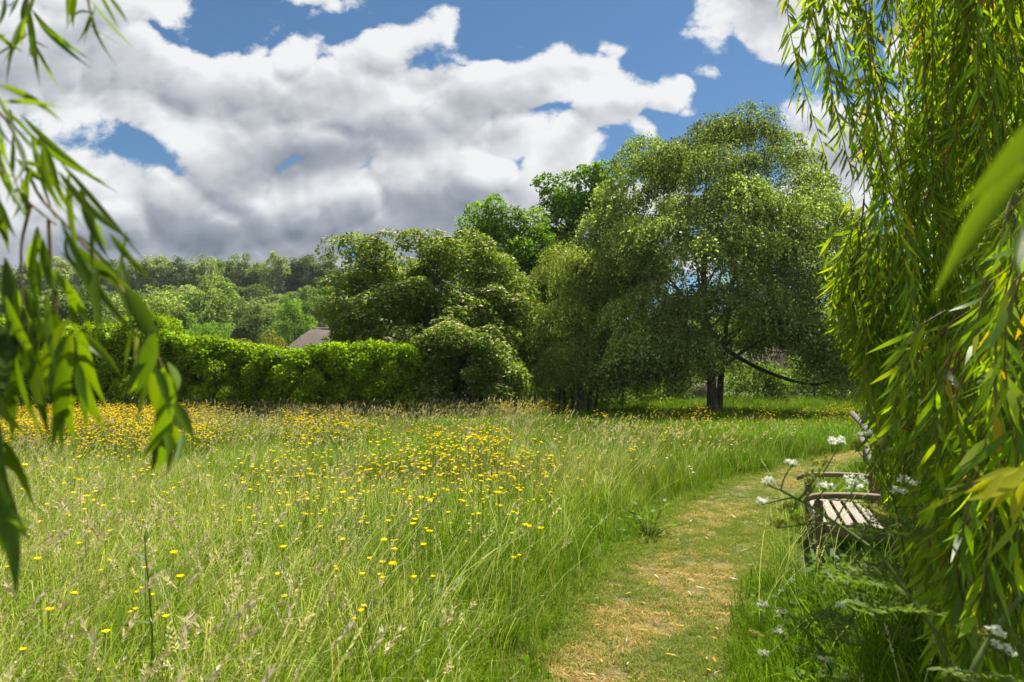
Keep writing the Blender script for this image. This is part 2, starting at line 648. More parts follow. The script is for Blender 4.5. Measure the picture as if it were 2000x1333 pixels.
def build_path():
    mb = MB()
    k = np.linspace(-1, 1, 9)
    wob = 1 + 0.12 * np.sin(np.arange(160) * 0.9) + 0.08 * rng.normal(size=160)
    V = PC[:, None] + PN[:, None] * (PW * wob)[:, None, None] * k[None, :, None]
    Z = hgt(V[..., 0], V[..., 1]) + 0.012 - 0.006 * np.abs(k)[None] ** 4
    V = np.concatenate([V, Z[..., None]], -1).reshape(-1, 3)
    i = np.arange(159)[:, None] * 9
    j = np.arange(8)[None]
    F = np.stack([i + j, i + j + 1, i + 9 + j + 1, i + 9 + j], -1).reshape(-1, 4)
    mb.add(V, F, (0.2, 0.15, 0.07))
    tag(mb.obj('mown_path', M['path'], smooth_shade=True), kind='structure')


build_path()


# ------------------------------------------------------------------ tree builders
def bez(a, b, c, n):
    t = np.linspace(0, 1, n)[:, None]
    return (1 - t) ** 2 * np.asarray(a) + 2 * t * (1 - t) * np.asarray(b) + t * t * np.asarray(c)


def clump_crown(mb, ctr, rad, per, size, cols, flat=0.75, up=0.45, jit=0.16, asp=0.62, tops=None, droop=0.15):
    """leaves spread over the outside of many small tufts"""
    ctr, rad = np.asarray(ctr), np.asarray(rad)
    n = len(ctr)
    per = np.broadcast_to(per, (n,)).astype(int)
    ci = np.repeat(np.arange(n), per)
    N = len(ci)
    d = rng.normal(size=(N, 3))
    d[:, 2] += 0.35
    d = unit(d)
    r = rad[ci] * (0.45 + 0.6 * rng.random(N) ** 0.6)
    pos = ctr[ci] + d * r[:, None] * np.array([1, 1, flat])
    nr = unit(d * 0.6 + np.array([0, 0, up]) + 0.55 * rng.normal(size=(N, 3)))
    ax = unit(np.cross(nr, rdir(N)) + d * 0.5 - np.array([0, 0, droop]))
    L = size * (0.7 + 0.6 * rng.random(N))
    tone = 1 + 0.18 * rng.normal(size=n)[ci]
    col = pick(cols, N, jit) * np.clip(tone, 0.6, 1.5)[:, None]
    cards(mb, pos, ax, nr, L, L * asp, col)
    return pos, nr, d


def crown_points(c, r, n, lo=0.55, bump=0.18, seed=0, zmin=-1.0):
    """tuft centres inside an uneven ellipsoid, more towards its outside"""
    q = np.random.default_rng(seed)
    out = []
    ph = q.random((5, 3)) * 6.28
    while len(out) < n:
        d = q.normal(size=3)
        d /= np.linalg.norm(d)
        if d[2] < zmin:
            continue
        e = 1 + bump * (math.sin(3 * d[0] + ph[0, 0]) + math.sin(4 * d[1] + ph[1, 0]) + math.sin(5 * d[2] + ph[2, 0]) + math.sin(6 * d[0] - 5 * d[2] + ph[3, 0])) / 1.7
        k = (lo + (1 - lo) * q.random() ** 0.7) * e
        out.append(np.asarray(c) + d * k * np.asarray(r))
    return np.array(out)


def limbs(root, base, topz, r0, ctr, nlimb, mat, bark_col=(0.1, 0.09, 0.07), lean=(0, 0), fork=0.25, twigs=True, limb_r=0.45):
    """tapered trunk, main limbs as parts, thin branches reaching the tufts joined as one part"""
    base = np.asarray(base, float)
    H = topz - base[2]
    tp = np.array([base + np.array([lean[0] * t, lean[1] * t, H * t]) + np.array([0.04 * H * math.sin(3 * t + base[0]) * t, 0.03 * H * math.sin(4 * t) * t, 0]) for t in np.linspace(0, 1, 10)])
    rr = r0 * (1 - 0.80 * np.linspace(0, 1, 10)) * (1 + 0.45 * np.exp(-np.linspace(0, 1, 10) * 16))
    mb = MB()
    tube(mb, tp, rr, 10, bark_col)
    mb.obj('trunk', mat, root, smooth_shade=True)
    ctr = np.asarray(ctr)
    nodes = [tp[3:]]
    far = ctr[np.argsort(-np.linalg.norm((ctr - tp[6]) * np.array([1, 1, 0.6]), axis=1))]
    chosen = []
    for c in far:
        if c[2] < base[2] + 0.36 * H:
            continue
        if all(np.linalg.norm(c - k) > 0.32 * H for k in chosen):
            chosen.append(c)
        if len(chosen) >= nlimb:
            break
    for c in chosen:
        t = np.clip(fork + 0.5 * (c[2] - base[2]) / H - 0.15 * rng.random(), 0.12, 0.92)
        a = tp[0] + 0
        k = t * 9
        i = min(int(k), 8)
        a = tp[i] + (tp[i + 1] - tp[i]) * (k - i)
        mid = a + (c - a) * 0.5 + np.array([0, 0, 0.14 * np.linalg.norm(c - a)])
        pts = bez(a, mid, c, 9) + rng.normal(size=(9, 3)) * 0.012 * H * np.linspace(0, 1, 9)[:, None]
        lb = MB()
        ra = np.interp(t, np.linspace(0, 1, 10), rr) * limb_r
        tube(lb, pts, np.linspace(ra, ra * 0.22, 9), 7, bark_col)
        lb.obj('limb', mat, root, smooth_shade=True)
        nodes.append(pts[2:])
    if twigs:
        nodes = np.concatenate(nodes)
        tb = MB()
        for c in ctr:
            i = np.argmin(np.linalg.norm(nodes - c, axis=1) + 0.4 * np.maximum(0, nodes[:, 2] - c[2]))
            a = nodes[i]
            L = np.linalg.norm(c - a)
            tube(tb, bez(a, (a + c) / 2 + np.array([0, 0, 0.1 * L]) + rng.normal(size=3) * 0.06 * L, c, 5), np.linspace(0.10 * r0, 0.035 * r0, 5), 4, bark_col, cap=False)
        tag(tb.obj('branches', mat, root), kind='stuff')


def weeping(mb, starts, outd, length, nleaf, size, cols, drift=(0, 0), asp=0.7, jit=0.18, sag=0.75, tone=None):
    """hanging leafy shoots: each strand leaves along outd and bends down"""
    n = len(starts)
    t = (np.arange(nleaf) + rng.random((n, nleaf))) / nleaf
    L = np.broadcast_to(length, (n,))[:, None]
    s = t * L
    hor = outd.copy()
    hor[:, 2] *= 0.3
    run = (1 - np.exp(-2.2 * t)) * 0.42 * L
    drop = sag * (s - run * 0.55) * np.minimum(1, 0.25 + 1.1 * t)
    pos = starts[:, None] + hor[:, None] * run[..., None] + np.array([drift[0], drift[1], 0]) * (t ** 1.5 * L)[..., None]
    pos[..., 2] -= drop
    pos = pos + rng.normal(size=pos.shape) * 0.045
    N = n * nleaf
    pos = pos.reshape(-1, 3)
    ax = unit(rng.normal(size=(N, 3)) * 0.7 + np.repeat(hor, nleaf, 0) * 0.3 + np.array([drift[0], drift[1], -0.75]))
    nr = unit(rng.normal(size=(N, 3)) + np.array([0, 0, 0.5]))
    Ls = size * (0.65 + 0.7 * rng.random(N))
    col = pick(cols, N, jit)
    if tone is not None:
        col = col * np.repeat(tone, nleaf)[:, None]
    cards(mb, pos, ax, nr, Ls, Ls * asp, col)


def weeping_tree(root, base, H, Rz, nl, per, nleaf, size, cols, seed, lean=(0, 0), lobe=1.0, length=(0.7, 2.0), squash=1.0, cx=0.0, mat='birch', barkm='birchbark', r0=0.3, zlo=1.3, drift=(-0.05, 0), nlimb=14, fork=0.1, gap=None, extra=None):
    """Rz: list of (height, crown radius)"""
    q = np.random.default_rng(seed)
    zs = np.array([a for a, _ in Rz])
    rs = np.array([b for _, b in Rz])
    wts = np.interp(np.linspace(zlo, H, 60), zs, rs) + 0.3
    zz = q.choice(np.linspace(zlo, H - 0.3, 60), nl, p=wts / wts.sum())
    ph = q.random(nl) * 2 * np.pi
    rmax = np.interp(zz, zs, rs)
    rr = rmax * (0.30 + 0.68 * q.random(nl) ** 0.55)
    lobes = np.stack([base[0] + cx * (zz / H) + rr * np.cos(ph), base[1] + rr * np.sin(ph) * squash, base[2] + zz], 1)
    if gap is not None:
        lobes = lobes[~gap(lobes)]
    if extra is not None:
        lobes = np.concatenate([lobes, np.array(extra)])
    mb = MB()
    lr = lobe * (0.75 + 0.6 * q.random(len(lobes)))
    ci = np.repeat(np.arange(len(lobes)), per)
    d = rng.normal(size=(len(ci), 3))
    d[:, 2] = np.abs(d[:, 2]) * 0.9
    d = unit(d)
    st = lobes[ci] + d * (lr[ci] * (0.25 + 0.75 * rng.random(len(ci)) ** 0.5))[:, None] * np.array([1, 1, 0.75])
    ln = length[0] + (length[1] - length[0]) * rng.random(len(ci))
    ln = np.minimum(ln, np.maximum(0.5, (st[:, 2] - base[2] - 0.5)))
    tone = np.clip(1 + 0.24 * q.normal(size=len(lobes)), 0.6, 1.6)[ci] * np.clip(1 + 0.15 * rng.normal(size=len(ci)), 0.6, 1.5)
    outw = unit(d + 0.7 * unit((lobes - np.array([base[0], base[1], base[2] + H * 0.4])) * np.array([1, 1, 0.2]))[ci])
    weeping(mb, st, outw, ln, nleaf, size, cols, drift=drift, tone=tone)
    mb.obj('crown', M[mat], root)
    limbs(root, base, base[2] + H * 0.86, r0, lobes, nlimb, M[barkm], lean=lean, fork=fork)
    return lobes


# ------------------------------------------------------------------ the big silver birch
BX, BY = P(1392, 795, 32.0)[0], 32.0
bz = float(hgt(BX, BY))
BIRCH_C = [tuple(round(v * 1.8, 3) for v in c) for c in [(0.090, 0.122, 0.026), (0.115, 0.150, 0.034), (0.145, 0.175, 0.05), (0.065, 0.095, 0.018), (0.20, 0.220, 0.10)]]
root = thing('birch_tree', (BX, BY, bz), 'huge spreading silver birch with drooping grey-green foliage at the meadow edge', 'tree')


def birch_gap(l):
    # the open space either side of the trunk below the crown
    return (l[:, 2] < 2.9) & (np.abs(l[:, 0] - BX - 2.4) < 1.9) & (l[:, 1] < BY + 3)


weeping_tree(root, np.array([BX, BY, bz]), 13.9, [(1.2, 5.4), (3, 6.2), (5.5, 6.4), (8, 6.1), (10, 5.2), (11.5, 4.0), (12.6, 2.4), (13.6, 0.6)],
             150, 140, 12, 0.108, BIRCH_C, 11, lobe=0.98, length=(0.7, 2.3), squash=0.85, cx=0.45, r0=0.22, zlo=2.0, nlimb=16, fork=0.08, gap=birch_gap,
             extra=[P(x, y + (14 if y < 450 else -10), 32 + dy) for x, y, dy in ((1262, 275, 0), (1240, 310, 1), (1335, 290, -1), (1395, 238, 0), (1420, 250, 1.5), (1462, 226, 0), (1478, 245, -1), (1530, 262, 0), (1565, 300, 1), (1590, 345, 0), (1610, 400, 0), (1640, 445, 0), (1655, 462, 0.5), (1205, 360, 0), (1195, 420, -1), (1300, 300, -2), (1500, 300, -2), (1380, 330, -3.5), (1450, 350, -3.5), (1330, 390, -4), (1520, 400, -4), (1290, 470, -5), (1350, 500, -5), (1240, 520, -4), (1270, 590, -5), (1330, 620, -5.2), (1220, 620, -4), (1250, 670, -4.5), (1310, 690, -4.5), (1430, 470, -5), (1500, 490, -5), (1560, 480, -4), (1480, 580, -5), (1550, 570, -5), (1610, 560, -4), (1530, 640, -4.5), (1590, 650, -4.5), (1640, 660, -3), (1650, 710, -3), (1400, 600, -5.2), (1420, 540, -5.2), (1620, 730, -3), (1180, 720, -3), (1215, 735, -3.5), (1255, 725, -4), (1295, 735, -4), (1335, 715, -4.5), (1240, 690, -4.5), (1350, 685, -5), (1645, 745, -2.5), (1670, 735, -2))])
# second stem, joined at the foot
mb = MB()
tube(mb, bez((BX + 0.33, BY + 0.12, bz - 0.05), (BX + 0.36, BY + 0.12, bz + 3.0), (BX + 1.7, BY + 0.4, bz + 9.0), 12), np.linspace(0.18, 0.05, 12), 9, (0.1, 0.09, 0.08))
mb.obj('stem', M['bark'], root, smooth_shade=True)
# the low bough reaching to the right
mb = MB()
a, b_, c_ = P(1402, 672, 32.0), P(1500, 742, 31), P(1590, 752, 30.4)
pts = np.concatenate([bez(a, b_, c_, 9), bez(c_, P(1620, 748, 30.2), P(1650, 735, 30), 5)[1:]])
tube(mb, pts, np.linspace(0.11, 0.03, len(pts)), 7, (0.08, 0.07, 0.06))
mb.obj('low_bough', M['bark'], root, smooth_shade=True)

# smaller, paler birch pressed against its left side
b2 = np.array([P(1135, 790, 30)[0], 30.4, 0.0])
root = thing('birch_tree', b2, 'smaller pale olive weeping birch tucked against the left flank of the huge birch', 'tree')
weeping_tree(root, b2, 8.3, [(1.2, 1.7), (3, 2.1), (5, 2.2), (6.6, 1.6), (8.2, 0.4)], 52, 95, 12, 0.085,
             [(0.26, 0.30, 0.05), (0.30, 0.335, 0.07), (0.21, 0.25, 0.04), (0.34, 0.37, 0.11)], 12, lobe=0.75, length=(0.6, 1.6), squash=0.8, r0=0.14, zlo=1.8, nlimb=7)

# ------------------------------------------------------------------ broadleaved trees of the middle distance
def broad_tree(name, label, cat, base, ctr, rad, ncl, cr, per, size, cols, seed, r0, nlimb=8, lo=0.55, bump=0.18, mat='leaf', extra=None, zmin=-1.0, group=None, asp=0.62):
    base = np.asarray(base, float)
    root = thing(name, base, label, cat, group)
    cp = crown_points(ctr, rad, ncl, lo, bump, seed, zmin)
    if extra is not None:
        cp = np.concatenate([cp, extra])
    cp[:, 2] = np.maximum(cp[:, 2], base[2] + cr * 0.6)
    mb = MB()
    rad_ = cr * (0.7 + 0.6 * rng.random(len(cp)))
    pos, nr, d = clump_crown(mb, cp, rad_, per, size, cols, asp=asp)
    mb.obj('crown', M[mat], root)
    limbs(root, base, ctr[2] + rad[2] * 0.45, r0, cp, nlimb, M['bark'])
    return root, cp, rad_, pos, nr, d


def blossom(root, cp, rad_, n, size, cols, upmin=0.25):
    """flat clusters of cream bracts on the light side of the tufts"""
    ci = rng.integers(0, len(cp), n * 3)
    d = rng.normal(size=(n * 3, 3))
    d[:, 2] += 0.7
    d[:, 1] -= 0.35
    d = unit(d)
    k = d[:, 2] > upmin
    ci, d = ci[k][:n], d[k][:n]
    n = len(ci)
    pos = cp[ci] + d * (rad_[ci] * (0.98 + 0.12 * rng.random(n)))[:, None] * np.array([1, 1, 0.75])
    # keep those on the outside of the crown
    mb = MB()
    tone = np.clip(1 + 0.15 * rng.normal(size=n), 0.6, 1.2)
    for a in range(4):
        th = a * np.pi / 2 + rng.random(n)
        ax = np.stack([np.cos(th), np.sin(th), 0.1 + 0.2 * rng.random(n)], 1) + d * 0.2
        nr = unit(d * 0.5 + np.array([0, 0, 1.0]) + 0.25 * rng.normal(size=(n, 3)))
        ax = ax - nr * (ax * nr).sum(1)[:, None]
        cards(mb, pos, ax, nr, size * (0.75 + 0.5 * rng.random(n)), size * 0.8, pick(cols, n, 0.1) * tone[:, None])
    mb.obj('blossom', M['petal'], root)


CREAM = [(0.72, 0.67, 0.42), (0.76, 0.73, 0.52), (0.60, 0.58, 0.30), (0.66, 0.55, 0.36)]
DOGW = [tuple(round(v * 1.4, 3) for v in c) for c in [(0.095, 0.145, 0.020), (0.125, 0.17, 0.025), (0.07, 0.115, 0.018), (0.17, 0.19, 0.035)]]
q = np.random.default_rng(5)
ex = np.array([P(x, y, 28.3 + 1.5 * q.random()) for x, y in [(660, 490), (690, 480), (760, 478), (805, 470), (850, 480), (880, 492), (720, 485), (655, 560), (652, 610), (668, 645), (690, 665), (1010, 600), (1030, 640), (700, 660), (940, 500), (980, 520)]])
r1 = broad_tree('flowering_tree', 'large domed tree dotted with cream flowers behind the right end of the hedge', 'tree',
                (-3.5, 30, 0), (-3.6, 30, 3.9), (4.4, 3.2, 3.75), 220, 0.70, 400, 0.150, DOGW, 21, 0.24, 12, 0.62, 0.14, extra=ex)
blossom(r1[0], r1[1], r1[2], 5000, 0.085, CREAM, 0.15)
ex2 = np.array([P(x, y, 26.3) for x, y in [(850, 660), (880, 650), (910, 668), (960, 700), (1000, 740), (1015, 760), (990, 770), (930, 760), (860, 770)]])
r2 = broad_tree('flowering_shrub', 'lower cream-flowered shrub spilling into the meadow beside the hedge end', 'shrub',
                (-1.7, 26.8, 0), (-1.75, 26.8, 1.75), (2.1, 1.5, 2.3), 80, 0.5, 340, 0.13, DOGW, 22, 0.10, 7, 0.6, 0.26, extra=ex2)
blossom(r2[0], r2[1], r2[2], 1300, 0.075, CREAM, 0.05)
MAPLE = [tuple(round(v * 1.3, 3) for v in c) for c in [(0.10, 0.175, 0.018), (0.135, 0.215, 0.022), (0.075, 0.14, 0.016), (0.17, 0.235, 0.03)]]
ex3 = np.array([P(x, y, 35.5) for x, y in [(965, 400), (968, 420), (930, 415), (1000, 425), (920, 440), (1040, 430), (1010, 440), (960, 450), (1070, 480), (910, 470), (1090, 500)]])
broad_tree('broadleaf_tree', 'fresh green broadleaved tree with pointed top rising behind the cream-flowered tree', 'tree',
           (0.1, 36, 0), (0.1, 36, 6.6), (2.7, 2.5, 4.0), 110, 0.75, 330, 0.17, MAPLE, 23, 0.22, 9, 0.5, 0.16, extra=ex3)
CHEST = [tuple(round(v * 1.3, 3) for v in c) for c in [(0.085, 0.155, 0.018), (0.115, 0.19, 0.022), (0.065, 0.12, 0.016), (0.17, 0.235, 0.04)]]
ex4 = np.array([P(x, y, 39 + q.random()) for x, y in [(1065, 360), (1075, 385), (1110, 360), (1140, 345), (1160, 340), (1185, 335), (1060, 420), (1075, 440), (1100, 400), (1130, 390), (1175, 370), (1200, 350), (1085, 470), (1120, 450), (1150, 420)]])
broad_tree('broadleaf_tree', 'tall airy tree seen between the pointed green tree and the huge birch', 'tree',
           (4.6, 41, 0), (4.4, 40.5, 8.3), (3.0, 2.6, 4.9), 90, 0.75, 260, 0.22, CHEST, 24, 0.25, 10, 0.6, 0.2, extra=ex4)

# small trees and shrubs closing the view under the birch
BACK = [tuple(round(v * 1.2, 3) for v in c) for c in [(0.10, 0.165, 0.02), (0.14, 0.205, 0.03), (0.075, 0.125, 0.018), (0.19, 0.235, 0.05)]]
blist = [(1070, 47, 3.0, 1.7, 'dark green bush behind the fence posts left of the birches'),
         (1215, 39, 4.0, 2.1, 'shaded green shrub filling the gap between the two birches'),
         (1290, 45, 3.4, 2.2, 'sunlit bush seen low behind the birch trunk on its left'),
         (1480, 47, 3.0, 2.3, 'low bush in the shade right behind the birch trunk'),
         (1590, 50, 4.6, 2.6, 'leafy bush beyond the low bough of the birch'),
         (1690, 44, 4.2, 2.4, 'rounded bush between the birch and the hanging willow'),
         (1790, 42, 5.0, 2.8, 'tall shrub half hidden behind the willow fronds'),
         (1900, 46, 6.0, 3.2, 'dense tree behind the middle of the willow curtain'),
         (2050, 44, 6.5, 3.4, 'dense tree behind the right edge of the willow curtain'),
         (985, 42, 4.5, 2.4, 'dark shrub in the shade under the pointed green tree'),
         (880, 34, 2.6, 1.5, 'low dark bush in the gap between the hedge end and the flowering shrub'),
         (1140, 43, 3.2, 2.0, 'bush behind the dark stems left of the huge birch'),
         (1380, 52, 4.0, 3.0, 'sunlit bush far behind the trunk of the huge birch')]
for k, (px, Y, h, r, lab) in enumerate(blist):
    X = (px - 1000) / 1333 * Y
    z0 = float(hgt(X, Y))
    broad_tree('shrub', lab, 'shrub', (X, Y, z0), (X, Y, z0 + h * 0.5), (r, r, h * 0.5), 36, 0.62, 150, 0.19, BACK, 40 + k, 0.09, 5, 0.5, 0.15)
# whitebeam with silvery leaves and dark stems beside the small birch
sx = P(1110, 790, 29.5)[0]
r5 = broad_tree('small_tree', 'small tree with whitish leaves and several dark stems below the pale weeping birch', 'tree',
                (sx, 31.5, 0), (sx - 0.1, 31.2, 2.7), (1.5, 1.0, 0.8), 26, 0.4, 190, 0.11, [(0.16, 0.19, 0.12), (0.10, 0.14, 0.06), (0.26, 0.28, 0.22)], 61, 0.09, 5, 0.4, 0.1)
for dx_, r_ in ((-0.28, 0.07), (0.30, 0.09), (1.05, 0.11), (1.35, 0.08)):
    mb = MB()
    tube(mb, bez((sx + dx_, 31.4, -0.02), (sx + dx_ + 0.05, 31.4, 1.2), (sx + dx_ * 1.4 + 0.1, 31.3, 3.0), 7), np.linspace(r_, r_ * 0.5, 7), 7, (0.05, 0.045, 0.04))
    mb.obj('stem', M['bark'], r5[0], smooth_shade=True)
for k, (px, hh) in enumerate(((1068, 1.35), (1087, 1.5), (1099, 1.2), (1045, 1.3))):
    x = P(px, 780, 32.6)[0]
    mb = MB()
    tube(mb, [(x, 32.6, -0.02), (x + 0.01, 32.6, hh * 0.5), (x + 0.02, 32.6, hh - 0.04), (x + 0.02, 32.6, hh)], [0.055, 0.053, 0.05, 0.03], 8, (0.1, 0.09, 0.07))
    o = mb.obj('fence_post', M['oldwood'], origin=(x, 32.6, 0))
    tag(o, ['dark wooden post in the shade, just left of the pale-leaved tree stems', 'slim dark post standing before the gap under the trees', 'short dark post touching the pale-leaved tree stems', 'dark post nearest the cream-flowered shrub, under the trees'][k], 'post', 'posts under the trees')


# ------------------------------------------------------------------ clipped hedge
HEDGE_C = [(0.215, 0.325, 0.012), (0.27, 0.37, 0.014), (0.15, 0.25, 0.010), (0.34, 0.39, 0.016), (0.18, 0.30, 0.014)]


def hedge(name, label, x0, x1, y, hfun, thick, n, cols, seed, round_end=True):
    q = np.random.default_rng(seed)
    root = thing(name, ((x0 + x1) / 2, y, 0), label, 'hedge')
    # tufts standing on the hedge's skin
    nt = int(n / 330)
    px = x0 + (x1 - x0) * q.random(nt)
    h = hfun(px)
    t = q.random(nt)
    hh = np.where(t < 0.66, h * (0.04 + 0.96 * q.random(nt)), h - 0.12 * q.random(nt))
    yy = np.where(t < 0.66, -thick / 2 + 0.25 * q.random(nt) ** 2, thick * (q.random(nt) - 0.5))
    edge = np.minimum(px - x0, x1 - px)
    shrink = np.clip(1 - edge / 0.7, 0, 1)
    hh = hh - shrink ** 2 * 0.35 * (hh > h * 0.75)
    yy = yy * (1 - 0.5 * shrink ** 2)
    lump = 0.22 * np.sin(px * 2.1 + hh * 1.7) + 0.18 * np.sin(px * 4.7 - hh * 3.1) + 0.12 * q.normal(size=nt)
    yy = yy + lump * (t < 0.66)
    ctr = np.stack([px, y + yy, np.maximum(hh, 0.15)], 1)
    mb = MB()
    clump_crown(mb, ctr, 0.24 + 0.20 * q.random(nt), 270, 0.125, cols, flat=0.9, jit=0.24, up=0.3)
    mb.obj('foliage', M['leaf'], root)
    # upright growing tips along the top
    m = int((x1 - x0) * 26)
    bx = x0 + (x1 - x0) * q.random(m)
    bt = np.stack([bx, y + thick * (q.random(m) - 0.5) * 0.9, hfun(bx) + 0.05], 1)
    mb = MB()
    ln = 0.12 + 0.32 * q.random(m) ** 2
    for k in range(7):
        f = (k + 0.5) / 7
        pos = bt + np.stack([0.08 * (q.random(m) - 0.5), 0.08 * (q.random(m) - 0.5), f * ln], 1)
        cards(mb, pos, unit(rng.normal(size=(m, 3)) + np.array([0, 0, 0.9])), rdir(m), 0.085, 0.05, pick([(0.27, 0.32, 0.025), (0.22, 0.29, 0.02)], m, 0.15))
    tag(mb.obj('shoots', M['leaf'], root), kind='stuff')
    mb = MB()
    for x in np.arange(x0 + 0.3, x1 - 0.2, 0.55):
        xx = x + 0.2 * q.random()
        tube(mb, bez((xx, y, -0.02), (xx + 0.1 * q.normal(), y - 0.15, hfun(xx) * 0.5), (xx + 0.25 * q.normal(), y - 0.1, hfun(xx) * 0.9), 5), np.linspace(0.04, 0.012, 5), 5, (0.12, 0.09, 0.07), cap=False)
    tag(mb.obj('stems', M['bark'], root), kind='stuff')
    # the dim inside of the hedge: leaves with shade put into a darker colour
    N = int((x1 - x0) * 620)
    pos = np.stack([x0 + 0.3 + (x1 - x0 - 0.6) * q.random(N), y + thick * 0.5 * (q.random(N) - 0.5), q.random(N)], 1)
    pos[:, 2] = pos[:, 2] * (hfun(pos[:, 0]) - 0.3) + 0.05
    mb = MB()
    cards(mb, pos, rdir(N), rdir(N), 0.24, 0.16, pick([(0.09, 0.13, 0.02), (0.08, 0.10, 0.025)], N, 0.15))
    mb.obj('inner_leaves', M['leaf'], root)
    return root


HY = 26.6
xr = P(832, 740, HY)[0]
hedge('hedge', 'long clipped bright green hedge across the back of the meadow', -13.2, xr, HY,
      lambda x: 2.78 + 0.10 * np.sin(np.asarray(x) * 0.9) + np.clip((-9.0 - np.asarray(x)) / 5, 0, 1) * 0.45, 1.7, 120000, HEDGE_C, 3)
hedge('hedge', 'taller shaggier yellow-green stretch of hedge behind the hanging willow leaves', -27.0, -12.9, HY - 0.3,
      lambda x: 3.55 + 0.28 * np.sin(np.asarray(x) * 1.3 + 1) + 0.16 * np.sin(np.asarray(x) * 3.1), 2.0, 95000, HEDGE_C, 4)
# reddish young growth just behind the hedge's middle
bx = P(520, 672, 31)[0]
broad_tree('shrub', 'bush with orange-tinged young leaves just over the middle of the hedge', 'shrub', (bx, 31, 0), (bx, 31, 1.9), (2.2, 0.8, 1.75), 40, 0.4, 160, 0.10,
           [(0.18, 0.17, 0.03), (0.24, 0.15, 0.04), (0.14, 0.17, 0.025)], 71, 0.07, 4)
for px, top, rr_, Y, lab in [(340, 640, 0.9, 34, 'silvery leaved bush peeping over the hedge behind the longest willow leaf'),
                             (400, 655, 1.2, 35, 'soft green bush peeping over the middle of the hedge'),
                             (180, 615, 1.6, 31, 'yellow-green bush rising above the tall left stretch of hedge')]:
    p = P(px, top, Y)
    cl = [(0.22, 0.25, 0.14), (0.16, 0.20, 0.09)] if px == 340 else [(0.13, 0.18, 0.03), (0.17, 0.21, 0.035), (0.10, 0.15, 0.025)]
    broad_tree('shrub', lab, 'shrub', (p[0], Y, 0), (p[0], Y, p[2] * 0.52), (rr_ * 1.6, 1.2, p[2] * 0.44), 34, 0.5, 150, 0.13, cl, int(px), 0.08, 4)

# ------------------------------------------------------------------ woodland on the hill
WOOD = {'ash': [(0.17, 0.205, 0.085), (0.21, 0.24, 0.11), (0.13, 0.165, 0.062)],
        'oak': [(0.13, 0.175, 0.055), (0.165, 0.205, 0.07), (0.10, 0.14, 0.042)],
        'beech': [(0.19, 0.25, 0.065), (0.24, 0.29, 0.095), (0.15, 0.20, 0.05)],
        'lime': [(0.16, 0.25, 0.04), (0.20, 0.29, 0.055), (0.12, 0.20, 0.035)]}
WOOD = {k: [tuple(v * 1.35 for v in c) for c in cs] for k, cs in WOOD.items()}


def proto_tree(kind, H, rw, seed, ncl, per, size, cr, trunkshow, lo=0.45):
    """unlinked trunk and crown meshes, origin at the foot"""
    cz = H * (0.56 + trunkshow * 0.22)
    rz = H - cz
    cp = crown_points((0, 0, cz), (rw, rw, rz), ncl, lo, 0.22, seed)
    mb = MB()
    clump_crown(mb, cp, cr * (0.7 + 0.6 * rng.random(len(cp))), per, size, WOOD[kind], asp=0.75, jit=0.16, up=0.1, flat=0.95)
    crown = mb.mesh('woodland_crown', M['far'])
    mb = MB()
    tp = np.array([[0.25 * math.sin(3 * t + seed), 0.2 * math.sin(4 * t), H * 0.8 * t] for t in np.linspace(-0.04, 1, 8)])
    tube(mb, tp, np.linspace(H * 0.022, H * 0.006, 8), 7, (0.1, 0.09, 0.08))
    qq = np.random.default_rng(seed)
    for c in cp[qq.permutation(len(cp))[:16]]:
        a = tp[2 + qq.integers(0, 5)]
        tube(mb, bez(a, (a + c) / 2 + np.array([0, 0, 0.8]), c, 5), np.linspace(H * 0.008, H * 0.003, 5), 5, (0.1, 0.09, 0.08), cap=False)
    trunk = mb.mesh('woodland_trunk', M['bark'])
    return trunk, crown


PROTO = {'ash': [proto_tree('ash', 18, 4.2 + 0.5 * (s % 3), s, 80 + 8 * s, 78, 0.46, 1.0 + 0.06 * s, 0.3 + 0.1 * (s % 4), 0.45) for s in (1, 2, 3, 4, 5)],
         'oak': [proto_tree('oak', 16, 4.2 + 0.4 * (s % 4), s, 80 + 3 * s, 90, 0.45, 0.95 + 0.12 * (s % 3), 0.05 + 0.1 * (s % 3)) for s in (14, 15, 16, 17)],
         'beech': [proto_tree('beech', 14, 4.4, s, 110, 85, 0.38, 1.0, 0.05) for s in (6, 7, 18)],
         'lime': [proto_tree('lime', 10, 3.6, s, 100, 110, 0.26, 0.75, 0.0) for s in (8, 9)]}
PH = {'ash': 18.0, 'oak': 16.0, 'beech': 14.0, 'lime': 10.0}
WOODN = [0]


def wood_tree(kind, px, top, Y, wpx=None, label='', group='trees on the wooded hillside', sunk=0.0):
    q_ = WOODN[0]
    WOODN[0] += 1
    p = P(px, top, Y)
    z0 = float(hgt(p[0], Y)) - 0.1
    H = max(4.0, p[2] - z0)
    trunk, crown = PROTO[kind][q_ % len(PROTO[kind])]
    root = thing('woodland_tree', (p[0], Y, z0), label, 'tree', group)
    s = H / PH[kind]
    sw = s if wpx is None else (wpx / 1333 * Y) / (2 * {'ash': 6.0, 'oak': 6.0, 'beech': 5.3, 'lime': 4.3}[kind])
    for nm, me in (('trunk', trunk), ('crown', crown)):
        o = bpy.data.objects.new(nm, me)
        C.objects.link(o)
        o.parent = root
    root.rotation_euler = (0, 0, float(rng.random() * 6.28))
    root.scale = (sw, sw, s)
    return root


